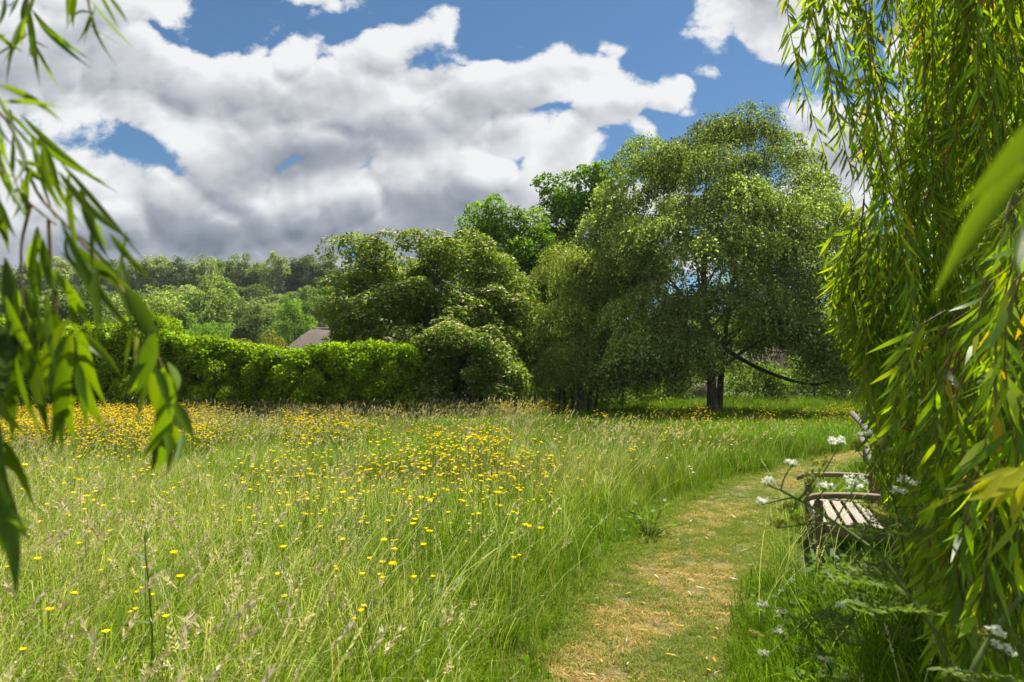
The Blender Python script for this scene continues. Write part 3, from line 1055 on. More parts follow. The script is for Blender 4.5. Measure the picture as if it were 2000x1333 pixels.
ORD = ['first', 'second', 'third', 'fourth', 'fifth', 'sixth', 'seventh', 'eighth', 'ninth', 'tenth', 'eleventh', 'twelfth', 'thirteenth', 'fourteenth', 'fifteenth', 'sixteenth', 'seventeenth', 'eighteenth', 'nineteenth', 'twentieth', 'twenty-first', 'twenty-second', 'twenty-third']
sky_row = [(-60, 520), (0, 525), (60, 515), (125, 512), (175, 520), (225, 510), (275, 512), (315, 504), (355, 512), (400, 510), (440, 512), (470, 503), (505, 515), (545, 503), (580, 508), (610, 500), (640, 505), (690, 520), (740, 525), (790, 530)]
for k, (x, t) in enumerate(sky_row):
    wood_tree('ash' if k % 4 != 2 else 'oak', x, t, 196 + 10 * rng.random(), 72 + 22 * rng.random(), 'tall grey-green woodland tree on the hill skyline, %s from the left' % ORD[k])
row2 = [(-30, 570), (50, 575), (120, 570), (190, 560), (260, 572), (330, 570), (372, 562), (430, 575), (490, 560), (530, 578), (590, 572), (640, 566), (700, 560), (760, 565)]
for k, (x, t) in enumerate(row2):
    wood_tree('oak' if k % 3 else 'ash', x, t, 172 + 8 * rng.random(), 80 + 25 * rng.random(), 'darker woodland tree below the skyline row, %s from the left' % ORD[k])
row3 = [(0, 600), (90, 590), (215, 600), (350, 585), (440, 590), (530, 600), (640, 590), (720, 600)]
for k, (x, t) in enumerate(row3):
    wood_tree('oak', x, t, 145 + 6 * rng.random(), 120, 'shadowy tree low on the wooded slope, %s from the left' % ORD[k])
wood_tree('beech', 392, 556, 104, 165, 'big pale green rounded tree beyond the middle of the hedge', 'trees beyond the hedge')
wood_tree('beech', 285, 562, 98, 150, 'light green tree beyond the hedge, behind the long willow leaf', 'trees beyond the hedge')
wood_tree('lime', 575, 586, 92, 98, 'small bright green round tree just left of the thatched roof', 'trees beyond the hedge')
wood_tree('oak', 160, 560, 90, 150, 'dark green tree beyond the taller left stretch of hedge', 'trees beyond the hedge')
wood_tree('lime', 30, 570, 88, 150, 'green tree at the far left beyond the hedge', 'trees beyond the hedge')
wood_tree('oak', 500, 606, 98, 100, 'dull olive round tree between the pale tree and the bright small tree', 'trees beyond the hedge')
wood_tree('oak', 468, 585, 112, 70, 'narrow dark tree behind the dull olive one', 'trees beyond the hedge')
wood_tree('lime', 405, 620, 84, 90, 'low pale bush-like tree at the foot of the big pale green tree', 'trees beyond the hedge')
wood_tree('beech', 625, 560, 120, 110, 'hazy green tree just left of the flowering tree', 'trees beyond the hedge')
for k, (x, t, Y) in enumerate([(900, 600, 120), (1050, 610, 110), (1180, 600, 115), (1330, 610, 105), (1480, 600, 110), (1620, 590, 100), (1760, 560, 95), (1900, 540, 90), (2060, 540, 90), (-150, 560, 100), (-280, 550, 105)]):
    wood_tree('beech' if k % 2 else 'oak', x, t, Y, 190, 'distant tree glimpsed behind the meadow-edge trees, %s from the left' % ORD[(k + 2) % 11], 'distant trees behind the birch')
# scrub between the trunks on the slope reads as one mass
q = np.random.default_rng(31)
N = 900
yy = 128 + 85 * q.random(N)
xx = (-0.85 + 0.68 * q.random(N)) * yy * 1.0
ctr = np.stack([xx, yy, hgt(xx, yy) + 1.2 + 2.5 * q.random(N)], 1)
mb = MB()
clump_crown(mb, ctr, 2.6 + 1.4 * q.random(N), 42, 0.75, WOOD['oak'], asp=0.8, up=0.1, flat=1.0)
tag(mb.obj('woodland_scrub', M['far']), 'dark scrub filling the wood between the trunks on the slope', 'scrub', kind='stuff')


# ------------------------------------------------------------------ buildings glimpsed through the leaves
def window(parent, x, y, z, w, h, axis=0):
    """frame with pane and sill on a wall facing -Y"""
    f = MB()
    t = 0.07
    for cx_, cz_, sx_, sz_ in ((x, z + h / 2, w, t), (x, z - h / 2, w, t), (x - w / 2 + t / 2, z, t, h - t), (x + w / 2 - t / 2, z, t, h - t), (x, z, 0.045, h - t)):
        box(f, (cx_, y - 0.03, cz_), (sx_, 0.08, sz_), (1, 1, 1))
    fo = f.obj('window', M['paint'], parent)
    g = MB()
    box(g, (x, y - 0.012, z), (w - 0.1, 0.02, h - 0.1), (1, 1, 1))
    g.obj('pane', M['glass'], fo)
    s = MB()
    box(s, (x, y - 0.06, z - h / 2 - 0.08), (w + 0.16, 0.14, 0.07), (1, 1, 1))
    s.obj('sill', M['paint'], fo)


def cottage():
    Y0 = 46.0
    x0 = P(506, 676, Y0)[0]
    root = thing('thatched_cottage', (x0 + 5, Y0 + 3, 0), 'cottage with brown thatched roof showing between hedge and flowering tree', 'house')
    mb = MB()
    box(mb, (x0 + 5.3, Y0 + 3, 1.45), (9.0, 5.4, 2.9), (1, 1, 1))
    mb.obj('wall', M['render'], root)
    # thick hipped thatch with softly rounded edges
    mb = MB()
    nx, nz = 44, 14
    rows = []
    for k in range(nz + 1):
        t = k / nz
        z = 2.55 + 2.95 * (1 - (1 - t) ** 1.15)
        inx, iny = 2.7 * t ** 0.95, 3.25 * t ** 0.95
        hx, hy = 5.4 - inx, 3.4 - iny
        rr_ = min(hx, max(hy, 0.05)) * 0.55
        ring = []
        for a in np.linspace(0, 2 * np.pi, nx, endpoint=False):
            ca, sa = math.cos(a), math.sin(a)
            e = 0.28
            ring.append((x0 + 5.3 + hx * np.sign(ca) * abs(ca) ** e, Y0 + 3 + max(hy, 0.12) * np.sign(sa) * abs(sa) ** e, z + 0.03 * math.sin(a * 9 + k)))
        rows.append(ring)
    V = np.array(rows).reshape(-1, 3)
    F = [[k * nx + a, k * nx + (a + 1) % nx, (k + 1) * nx + (a + 1) % nx, (k + 1) * nx + a] for k in range(nz) for a in range(nx)]
    mb.add(V, F, (0.3, 0.25, 0.2))
    c = np.array([[x0 + 5.3, Y0 + 3, 5.53]])
    mb.add(np.concatenate([V[nz * nx:], c]), [[a, (a + 1) % nx, nx] for a in range(nx)], (0.3, 0.25, 0.2))
    mb.add(np.concatenate([V[:nx], [[x0 + 5.3, Y0 + 3, 2.55]]]), [[(a + 1) % nx, a, nx] for a in range(nx)], (0.3, 0.25, 0.2))
    rf = mb.obj('roof', M['thatch'], root, smooth_shade=True)
    mb = MB()
    tube(mb, [(x0 + 2.9, Y0 + 3, 5.47), (x0 + 5.3, Y0 + 3, 5.57), (x0 + 7.7, Y0 + 3, 5.47)], 0.16, 8, (0.3, 0.25, 0.2))
    mb.obj('ridge', M['thatch'], rf)
    mb = MB()
    box(mb, (x0 + 7.9, Y0 + 3.2, 5.55), (0.8, 0.7, 1.5), (1, 1, 1))
    mb.obj('chimney', M['brick'], rf)
    for wx in (2.4, 7.4):
        window(root, x0 + wx, Y0 + 0.3, 1.5, 1.1, 1.0)
    mb = MB()
    box(mb, (x0 + 5.0, Y0 + 0.27, 1.0), (0.95, 0.09, 2.0), (1, 1, 1))
    mb.obj('door', M['oldwood'], root)


def brick_house():
    Y0 = 58.0
    xa, xb = P(1535, 700, Y0)[0], P(1830, 700, Y0)[0]
    z0 = float(hgt(xa, Y0)) - 0.1
    cx_ = (xa + xb) / 2
    root = thing('brick_house', (cx_, Y0 + 4, z0), 'pinkish brick house glimpsed through the birch and willow leaves', 'house')
    mb = MB()
    w = xb - xa
    box(mb, (cx_, Y0 + 4, z0 + 2.6), (w, 8, 5.2), (1, 1, 1))
    mb.obj('wall', M['brick'], root)
    mb = MB()
    V = [(xa - 0.4, Y0 - 0.5, z0 + 5.05), (xb + 0.4, Y0 - 0.5, z0 + 5.05), (xb + 0.4, Y0 + 8.5, z0 + 5.05), (xa - 0.4, Y0 + 8.5, z0 + 5.05), (xa + 0.2, Y0 + 4, z0 + 7.9), (xb - 0.2, Y0 + 4, z0 + 7.9)]
    mb.add(V, [[0, 1, 5, 4], [2, 3, 4, 5]], (1, 1, 1))
    mb.add(V, [[1, 2, 5], [3, 0, 4]], (1, 1, 1))
    mb.add(V[:4], [[3, 2, 1, 0]], (1, 1, 1))
    rf = mb.obj('roof', M['tile'], root)
    mb = MB()
    box(mb, (xa + 2.0, Y0 + 4.1, z0 + 8.0), (0.9, 0.8, 1.6), (1, 1, 1))
    mb.obj('chimney', M['brick'], rf)
    for wx in (1.6, 4.3, 8.6, 11.2):
        for wz in (1.5, 4.0):
            if xa + wx < xb - 0.8:
                window(root, xa + wx, Y0, z0 + wz, 1.15, 1.25)
    mb = MB()
    box(mb, (xa + 6.4, Y0 - 0.03, z0 + 1.05), (1.0, 0.1, 2.1), (1, 1, 1))
    mb.obj('door', M['paint'], root)


def garden_wall():
    Y0, xa, xb = 50.0, 1.0, 15.0
    root = thing('garden_wall', (8, Y0, 0), 'low pinkish brick wall behind the trees left of the birch trunk', 'wall')
    mb = MB()
    box(mb, (8, Y0, 1.0), (xb - xa, 0.22, 2.0), (1, 1, 1))
    mb.obj('wall', M['brick'], root)
    x = xa
    src = None
    while x < xb - 0.5:
        if src is None:
            mb = MB()
            box(mb, (0, 0, 0), (0.58, 0.32, 0.09), (1, 1, 1))
            src = mb.mesh('coping_stone', M['tile'])
        o = bpy.data.objects.new('coping_stone', src)
        C.objects.link(o)
        o.parent = root
        o.location = (x + 0.3 - 8, 0, 2.048)
        x += 0.6


cottage()
brick_house()
garden_wall()


# ------------------------------------------------------------------ bench
def bench():
    x0, y0 = 2.46, 5.62           # front corner (path side), near end; the bench is then turned to follow the path
    Lb, D = 1.42, 0.60
    z0 = float(hgt(x0, y0))
    bx_, by_ = x0, y0
    root = thing('garden_bench', (bx_, by_, z0), 'weathered wooden garden bench facing the path, half swallowed by willow and weeds', 'bench')
    root.rotation_euler = (0, 0, R(-20))
    lg = 0.062

    def piece(nm, c, s, m, rot=None, bev=0.005):
        return bev_box_obj(nm, (c[0], c[1], z0 + c[2]), s, M[m], root, rot, bev)
    for yy_ in (y0 + lg / 2, y0 + Lb - lg / 2):
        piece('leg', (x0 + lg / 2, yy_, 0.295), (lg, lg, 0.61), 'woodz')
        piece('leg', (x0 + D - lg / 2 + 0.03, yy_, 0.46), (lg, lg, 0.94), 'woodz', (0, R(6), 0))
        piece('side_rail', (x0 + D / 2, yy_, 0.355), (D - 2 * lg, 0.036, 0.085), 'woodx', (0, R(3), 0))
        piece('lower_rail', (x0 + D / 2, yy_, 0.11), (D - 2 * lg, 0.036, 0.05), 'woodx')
        # curved arm: a plank that rises and rolls over at the front
        mb = MB()
        xs = np.linspace(-0.07, D - 0.02, 14)
        zz = 0.615 + 0.020 * np.sin((xs + 0.02) / D * 2.6) - 0.028 * np.clip((0.02 - xs) / 0.09, 0, 1) ** 1.6
        w = 0.044
        prof = []
        for xk, zk in zip(xs, zz):
            prof += [(x0 + xk, yy_ - w, z0 + zk), (x0 + xk, yy_ + w, z0 + zk), (x0 + xk, yy_ + w, z0 + zk + 0.042), (x0 + xk, yy_ - w, z0 + zk + 0.042)]
        F = []
        for k in range(13):
            b0 = k * 4
            for e in range(4):
                F.append([b0 + e, b0 + (e + 1) % 4, b0 + 4 + (e + 1) % 4, b0 + 4 + e])
        F += [[0, 3, 2, 1], [52, 53, 54, 55]]
        mb.add(prof, F, (1, 1, 1))
        o = mb.obj('arm', M['woodx'], root)
        o.modifiers.new('bevel', 'BEVEL').width = 0.006
    for k in range(5):
        cx_ = x0 + 0.055 + k * 0.104
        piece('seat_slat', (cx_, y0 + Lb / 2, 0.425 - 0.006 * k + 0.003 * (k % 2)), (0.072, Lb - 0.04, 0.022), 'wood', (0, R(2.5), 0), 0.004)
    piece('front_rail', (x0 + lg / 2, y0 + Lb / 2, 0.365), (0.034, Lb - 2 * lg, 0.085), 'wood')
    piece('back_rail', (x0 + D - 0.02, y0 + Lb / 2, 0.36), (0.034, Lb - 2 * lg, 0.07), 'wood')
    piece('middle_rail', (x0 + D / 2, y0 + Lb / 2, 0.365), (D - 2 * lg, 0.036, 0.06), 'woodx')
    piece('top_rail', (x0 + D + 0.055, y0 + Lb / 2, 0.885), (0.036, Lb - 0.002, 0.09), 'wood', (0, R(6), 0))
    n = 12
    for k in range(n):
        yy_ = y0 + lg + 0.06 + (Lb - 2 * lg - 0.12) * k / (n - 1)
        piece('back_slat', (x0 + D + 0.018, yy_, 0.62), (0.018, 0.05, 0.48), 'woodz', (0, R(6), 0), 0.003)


bench()


def broken_fence():
    p0 = G(1692, 905)
    Y = 10.6
    base = np.array([P(1690, 850, Y)[0], Y, 0.0])
    root = thing('broken_fence', base, 'old leaning timber fence post with a fallen rail beside the willow', 'fence')
    mb = MB()
    x = base[0]
    tube(mb, [(x + 0.02, Y, -0.02), (x + 0.01, Y, 0.6), (x, Y, 1.16), (x, Y, 1.2)], [0.062, 0.058, 0.055, 0.035], 9, (0.1, 0.1, 0.1))
    mb.obj('post', M['oldwood'], root)
    mb = MB()
    x2 = P(1716, 880, 9.6)[0]
    tube(mb, [(x2, 9.6, -0.02), (x2 + 0.02, 9.6, 0.5), (x2 + 0.03, 9.6, 0.93), (x2 + 0.03, 9.6, 0.95)], [0.06, 0.058, 0.055, 0.03], 8, (0.1, 0.1, 0.1))
    mb.obj('post', M['oldwood'], root)
    for a, b_, w in ((P(1664, 808, 11.6), P(1722, 872, 9.2), 0.05), (P(1684, 858, 9.9), P(1714, 926, 8.2), 0.045)):
        mb = MB()
        d = b_ - a
        tube(mb, [a, a + d * 0.3 + np.array([0, 0, 0.01]), a + d * 0.7, b_], w, 6, (0.2, 0.18, 0.15))
        mb.obj('rail', M['oldwood'], root)


broken_fence()


# ------------------------------------------------------------------ weeping willow on the right
def leaf_strip(mb, base, tip, width, nrm, col, bow=0.0, curl=0.0, n=8, fold=0.22, base_w=0.25):
    """one smooth lanceolate leaf with a folded midrib between two points"""
    base, tip = np.asarray(base, float), np.asarray(tip, float)
    ax = tip - base
    L = np.linalg.norm(ax)
    ax = ax / L
    side = np.cross(nrm, ax)
    side /= np.linalg.norm(side)
    nn = np.cross(ax, side)
    t = np.linspace(0, 1, n)
    w = width * 0.5 * np.clip(np.sin(np.pi * t ** 0.72) ** 1.15, 0, 1)
    w[0] = width * 0.03
    w[-1] = width * 0.01
    mid = base + ax * (t * L)[:, None] + side * (bow * L * np.sin(np.pi * t))[:, None] + nn * (-curl * L * t * t)[:, None]
    lft = mid + side * w[:, None] + nn * (w * fold)[:, None]
    rgt = mid - side * w[:, None] + nn * (w * fold)[:, None]
    V = np.stack([lft, mid, rgt], 1).reshape(-1, 3)
    F = []
    for k in range(n - 1):
        a = k * 3
        F += [[a, a + 1, a + 4, a + 3], [a + 1, a + 2, a + 5, a + 4]]
    mb.add(V, F, col)


WIL = np.array([(0.135, 0.24, 0.013), (0.175, 0.285, 0.014), (0.10, 0.19, 0.012), (0.24, 0.32, 0.016), (0.13, 0.215, 0.035)])
LY = np.array([-400, -50, 100, 170, 250, 345, 362, 420, 470, 500, 530, 600, 660, 740, 800, 850, 930, 1000, 1060, 1150, 1333, 1700])
LX = np.array([1535, 1532, 1540, 1560, 1592, 1605, 1680, 1676, 1655, 1620, 1588, 1606, 1622, 1664, 1680, 1692, 1702, 1712, 1730, 1765, 1830, 1900])


def proj(p):
    x, y, z = p[..., 0], p[..., 1], p[..., 2] - EYE
    cp_, sp_ = math.cos(PITCH), math.sin(PITCH)
    dep = y * cp_ + z * sp_
    up_ = -y * sp_ + z * cp_
    return 1000 + 1333 * x / dep, 666.5 - 1333 * up_ / dep, dep


def willow():
    q = np.random.default_rng(77)
    base = np.array([5.4, 5.2, 0.0])
    root = thing('willow_tree', base, 'weeping willow whose long leafy fronds curtain the right side of the view', 'tree')
    tw = MB()
    lp, la, ln_, lL, lW, lc = [], [], [], [], [], []
    strands = []

    def strand(S, vx, vy, length, frizz=0.02):
        n = max(6, int(length / 0.09))
        t = np.linspace(0, 1, n)
        run = (1 - np.exp(-2.5 * t)) / 2.5 * length
        x = S[0] + vx * run + 0.05 * np.sin(t * (3 + 3 * q.random()) + S[2] * 3) * length
        y = S[1] + vy * run + 0.05 * np.cos(t * 4 + S[0] * 5) * length
        hr = math.hypot(vx, vy)
        z = S[2] - (length * t - run * min(hr, 0.9) * 0.8)
        pts = np.stack([x, y, z], 1)
        return pts

    # fronds: bundles of shoots hanging from one bough end, with gaps between the bundles
    fr = []
    for k in range(17):      # from above the picture
        Y = 2.5 + 1.6 * q.random()
        px = 1760 + 320 * q.random()
        fr.append((0, px, -60 - 200 * q.random(), Y, 8 if px > 1860 else 5))
    for px in (1550, 1575, 1604, 1640, 1662, 1705, 1738):
        fr.append((0, px, -90, 2.5 + 0.5 * q.random(), 5))
    for k in range(34):      # arching out of the mass to the left
        py_ = 120 + 900 * q.random()
        if py_ < 430 and q.random() < 0.3:
            continue
        fr.append((1, (1800 if py_ < 430 else 1700) + 330 * q.random(), py_, 2.4 + 2.0 * q.random(), 8))
    for py in (450, 465, 470, 480, 490, 500, 515, 530, 560, 600, 640, 680, 720, 760):
        fr.append((1, 1655 + 60 * q.random(), py - 30, 2.6 + 0.5 * q.random(), 9))
    for k in range(9):       # close to the bench's top rail
        fr.append((1, 1735 + 70 * q.random(), 770 + 80 * q.random(), 4.3 + 0.9 * q.random(), 8))
    for k in range(16):      # in front of the bench's back
        fr.append((1, 1745 + 110 * q.random(), 740 + 180 * q.random(), 3.0 + 1.6 * q.random(), 8))
    for k in range(24):      # nearer sprays at the right edge
        fr.append((2, 1900 + 300 * q.random(), 330 + 880 * q.random(), 1.5 + 0.8 * q.random(), 7))
    todo = []
    for f in fr:
        vx0 = {0: 0.12 * q.normal() - 0.06, 1: -0.75 * q.random() - 0.05, 2: -0.8 * q.random() - 0.25}[f[0]]
        for _ in range(f[4]):
            todo.append(f[:4] + (vx0,))
    for mode, px, py, Y, vx0 in todo:
        Y = Y + 0.10 * q.normal()
        v = ray(px + 24 * q.normal(), py + 30 * q.normal())
        S = np.array([v[0] * Y, Y, EYE + v[1] * Y])
        ln0 = {0: 0.9 + 2.6 * q.random(), 1: 0.5 + 1.0 * q.random(), 2: 0.45 + 0.5 * q.random()}[mode]
        pts = strand(S, vx0 + 0.12 * q.normal(), 0.12 * q.normal(), ln0)
        px, py, dep = proj(pts)
        lim = np.interp(py, LY, LX if mode == 0 else np.where((LY > 300) & (LY < 530), 1600, LX)) + (130 if mode == 0 else 70) * q.random() ** 2.4 + (40 * q.random() if py[0] > 600 else 0)
        bad = np.where((px < lim) | (pts[:, 2] < 0.12) | (pts[:, 1] < 1.2))[0]
        if len(bad):
            pts = pts[:bad[0]]
        if len(pts) < 5:
            continue
        # keep a clear gap of sky in the upper left part of the curtain
        thin = np.clip((1800 - px.mean()) / 260, 0, 1) * np.clip((470 - py.mean()) / 300, 0, 1)
        if q.random() < 0.25 * thin:
            continue
        strands.append(pts)
    # the rest of the crown, above and to the right of the picture
    up = []
    for k in range(280):
        th, rr_ = q.random() * 2 * np.pi, 3.0 * q.random() ** 0.5
        X, Y = 6.6 + rr_ * math.cos(th), 3.4 + 0.8 * rr_ * math.sin(th)
        up.append(strand(np.array([X, Y, 4.2 + 3.3 * q.random() * (1 - rr_ / 6)]), 0.3 * math.cos(th), 0.3 * math.sin(th), 1.2 + 2.4 * q.random()))

    def leafify(pts, step, Lm, Wm):
        seg = np.linalg.norm(np.diff(pts, axis=0), axis=1)
        d = np.concatenate([[0], np.cumsum(seg)])
        m = int(d[-1] / step)
        if m < 2:
            return
        s = (np.arange(m) + q.random(m)) * step
        s = s[s > 0.06]
        m = len(s)
        pos = np.stack([np.interp(s, d, pts[:, i]) for i in range(3)], 1)
        tg = unit(np.stack([np.interp(s, d[:-1] + seg / 2, np.diff(pts[:, i]) / seg) for i in range(3)], 1))
        rd = q.normal(size=(m, 3))
        rd -= tg * (rd * tg).sum(1)[:, None]
        rd = unit(rd)
        ax = unit(tg * 0.8 + rd * (0.30 + 0.65 * q.random((m, 1))) + np.array([-0.15, 0, -0.25]))
        nr = unit(np.cross(ax, rdir(m)))
        L = Lm * (0.65 + 0.6 * q.random(m))
        L *= np.clip((d[-1] - s) / 0.25 + 0.45, 0.45, 1)
        tone = np.clip(1 + 0.16 * q.normal(), 0.7, 1.4)
        c = WIL[q.integers(0, len(WIL), m)] * tone * (1 + 0.15 * q.normal(size=(m, 1)))
        yl = q.random(m) < 0.022
        c[yl] = np.array([0.42, 0.30, 0.02]) * (0.7 + 0.5 * q.random((yl.sum(), 1)))
        lp.append(pos); la.append(ax); ln_.append(nr); lL.append(L); lW.append(Wm * (0.8 + 0.4 * q.random(m))); lc.append(np.clip(c, 0.01, 0.8))

    for pts in strands:
        leafify(pts, 0.020, 0.112, 0.0135)
        r0 = 0.0022 + 0.0006 * len(pts) / 10
        tube(tw, pts, np.linspace(r0, 0.0012, len(pts)), 4, (0.2, 0.14, 0.05), cap=False)
    nnear = sum(len(a) for a in lp)
    for pts in up:
        leafify(pts, 0.085, 0.17, 0.03)
    lp_, la_, lnn, LL, WW, cc = (np.concatenate(a) for a in (lp, la, ln_, lL, lW, lc))
    # the 300 leaves that show largest are parts of their own
    px, py, dep = proj(lp_ + la_ * LL[:, None] * 0.5)
    vis = (px > 1500) & (px < 1990) & (py > 5) & (py < 1325) & (np.arange(len(lp_)) < nnear)
    app = np.where(vis, LL / dep, 0)
    big = np.argsort(-app)[:300]
    rest = np.ones(len(lp_), bool)
    rest[big] = False
    mb = MB()
    cards(mb, lp_[rest], la_[rest], lnn[rest], LL[rest], WW[rest], cc[rest], fold=0.15, shape='lance', bend=0.10)
    o = mb.obj('small_leaves', M['willow'], root)
    tag(o, kind='stuff')
    var = []
    for c in list(WIL) + [(0.42, 0.30, 0.02)]:
        mb = MB()
        leaf_strip(mb, (0, 0, 0), (0, 1, 0), 1.0, np.array([0, 0, 1.0]), c, bow=0.0, curl=0.12, n=7, fold=0.0)
        var.append(mb.mesh('leaf', M['willow'], True))
    for k in big:
        ax, nr = la_[k], lnn[k]
        sd = np.cross(nr, ax)
        sd /= np.linalg.norm(sd)
        nr = np.cross(ax, sd)
        # (side, axis, normal) with the leaf's own width and length
        mat = Matrix(((-sd[0] * WW[k], ax[0] * LL[k], nr[0] * LL[k], lp_[k][0] - base[0]), (-sd[1] * WW[k], ax[1] * LL[k], nr[1] * LL[k], lp_[k][1] - base[1]),
                      (-sd[2] * WW[k], ax[2] * LL[k], nr[2] * LL[k], lp_[k][2] - base[2]), (0, 0, 0, 1)))
        vi = 5 if cc[k][0] > cc[k][1] else int(np.argmin(np.linalg.norm(WIL - cc[k], axis=1)))
        o = bpy.data.objects.new('leaf', var[vi])
        C.objects.link(o)
        o.parent = root
        o.matrix_local = mat
    tag(tw.obj('shoots', M['twig'], root), kind='stuff')
    # trunk and boughs
    mb = MB()
    tube(mb, bez(base + np.array([0, 0, -0.05]), base + np.array([-0.1, 0.1, 1.6]), base + np.array([0.2, -0.3, 4.2]), 9), np.linspace(0.38, 0.2, 9) * (1 + 0.4 * np.exp(-np.arange(9) * 1.2)), 12, (0.1, 0.09, 0.07))
    mb.obj('trunk', M['bark'], root, smooth_shade=True)
    tp = base + np.array([0.15, -0.25, 3.9])
    for e in ((3.2, 2.6, 4.6), (2.6, 3.8, 4.3), (3.4, 4.6, 4.0), (4.5, 1.4, 5.0), (7.6, 3.0, 5.6), (6.8, 6.2, 5.4), (4.2, 6.4, 4.6), (6.0, 1.6, 6.0)):
        e = np.array(e)
        mb = MB()
        tube(mb, bez(tp, (tp + e) / 2 + np.array([0, 0, 0.9]), e, 9), np.linspace(0.14, 0.025, 9), 7, (0.1, 0.09, 0.07))
        mb.obj('bough', M['bark'], root, smooth_shade=True)
    # a bare crooked branch showing inside the curtain
    for pl, Y in (([(2000, 810), (1900, 812), (1850, 850), (1760, 840), (1752, 815)], 2.6), ([(1900, 812), (1890, 880), (1850, 960)], 2.6), ([(1985, 560), (1920, 610), (1905, 720)], 2.7)):
        mb = MB()
        pts = np.array([P(x, y, Y) for x, y in pl])
        tt = np.linspace(0, 1, 14)
        pts = np.stack([np.interp(tt, np.linspace(0, 1, len(pl)), pts[:, i]) for i in range(3)], 1)
        for _ in range(2):
            pts[1:-1] = 0.25 * pts[:-2] + 0.5 * pts[1:-1] + 0.25 * pts[2:]
        tube(mb, pts, np.linspace(0.009, 0.003, 14), 6, (0.2, 0.14, 0.06))
        mb.obj('twig', M['twig'], root, smooth_shade=True)


willow()


# ------------------------------------------------------------------ willow sprays close to the lens
def spray(name, label, twigs, leaves, depth, wj, seed, dup=0.0):
    q = np.random.default_rng(seed)
    p0 = P(twigs[0][0][0], twigs[0][0][1], depth)
    root = thing(name, p0, label, 'branch', 'willow sprays close to the camera')
    for tw in twigs:
        pts = np.array([P(x, y, depth + 0.01) for x, y in tw])
        tt = np.linspace(0, 1, 4 * len(tw))
        pts = np.stack([np.interp(tt, np.linspace(0, 1, len(tw)), pts[:, i]) for i in range(3)], 1)
        for _ in range(2):
            pts[1:-1] = 0.25 * pts[:-2] + 0.5 * pts[1:-1] + 0.25 * pts[2:]
        mb = MB()
        tube(mb, pts, np.linspace(0.0019, 0.0009, len(pts)), 6, (0.2, 0.14, 0.06))
        mb.obj('shoot', M['twig'], root, smooth_shade=True)
    more = []
    for lf in list(leaves) * 2:        # a thinner companion close to most leaves
        if q.random() < dup:
            j = q.normal(size=4) * np.array([14, 18, 26, 30])
            more.append((lf[0] + j[0], lf[1] + j[1], lf[2] + j[2] - 12, lf[3] + j[3], lf[4] * 0.72))
    for k, lf in enumerate(list(leaves) + more):
        x0, y0, x1, y1, w = lf[:5]
        bow = lf[5] if len(lf) > 5 else 0.055 * q.normal()
        kind = lf[6] if len(lf) > 6 else None
        d0 = depth + 0.03 * q.normal()
        d1 = d0 + 0.035 * q.normal()
        a, b_ = P(x0, y0, d0), P(x1, y1, d1)
        view = unit((np.array([0, 0, EYE]) - a)[None])[0]
        ax = unit((b_ - a)[None])[0]
        sd = np.cross(view, ax)
        tilt = 0.55 * q.normal()
        nr = view * math.cos(tilt) + sd * math.sin(tilt)
        if kind == 'y':
            c = (0.34, 0.36, 0.02)  # sunlit look put into a brighter yellow-green leaf colour
        elif kind == 'd':
            c = (0.045, 0.085, 0.008)
        elif kind == 's':
            c = (0.22, 0.25, 0.17)
        else:
            c = WIL[q.integers(0, 3)] * (0.45 + 0.32 * q.random())
        mb = MB()
        leaf_strip(mb, a, b_, w / 1333.0 * depth * wj / max(0.55, math.cos(tilt)), nr, np.clip(c, 0, 1), bow, 0.09 * q.normal(), 12, 0.3)
        mb.obj('leaf', M['willow'], root, smooth_shade=True)


Z1 = 1 / 1.904


def z1(*l):
    return tuple(v * Z1 for v in l[:5]) + tuple(l[5:])


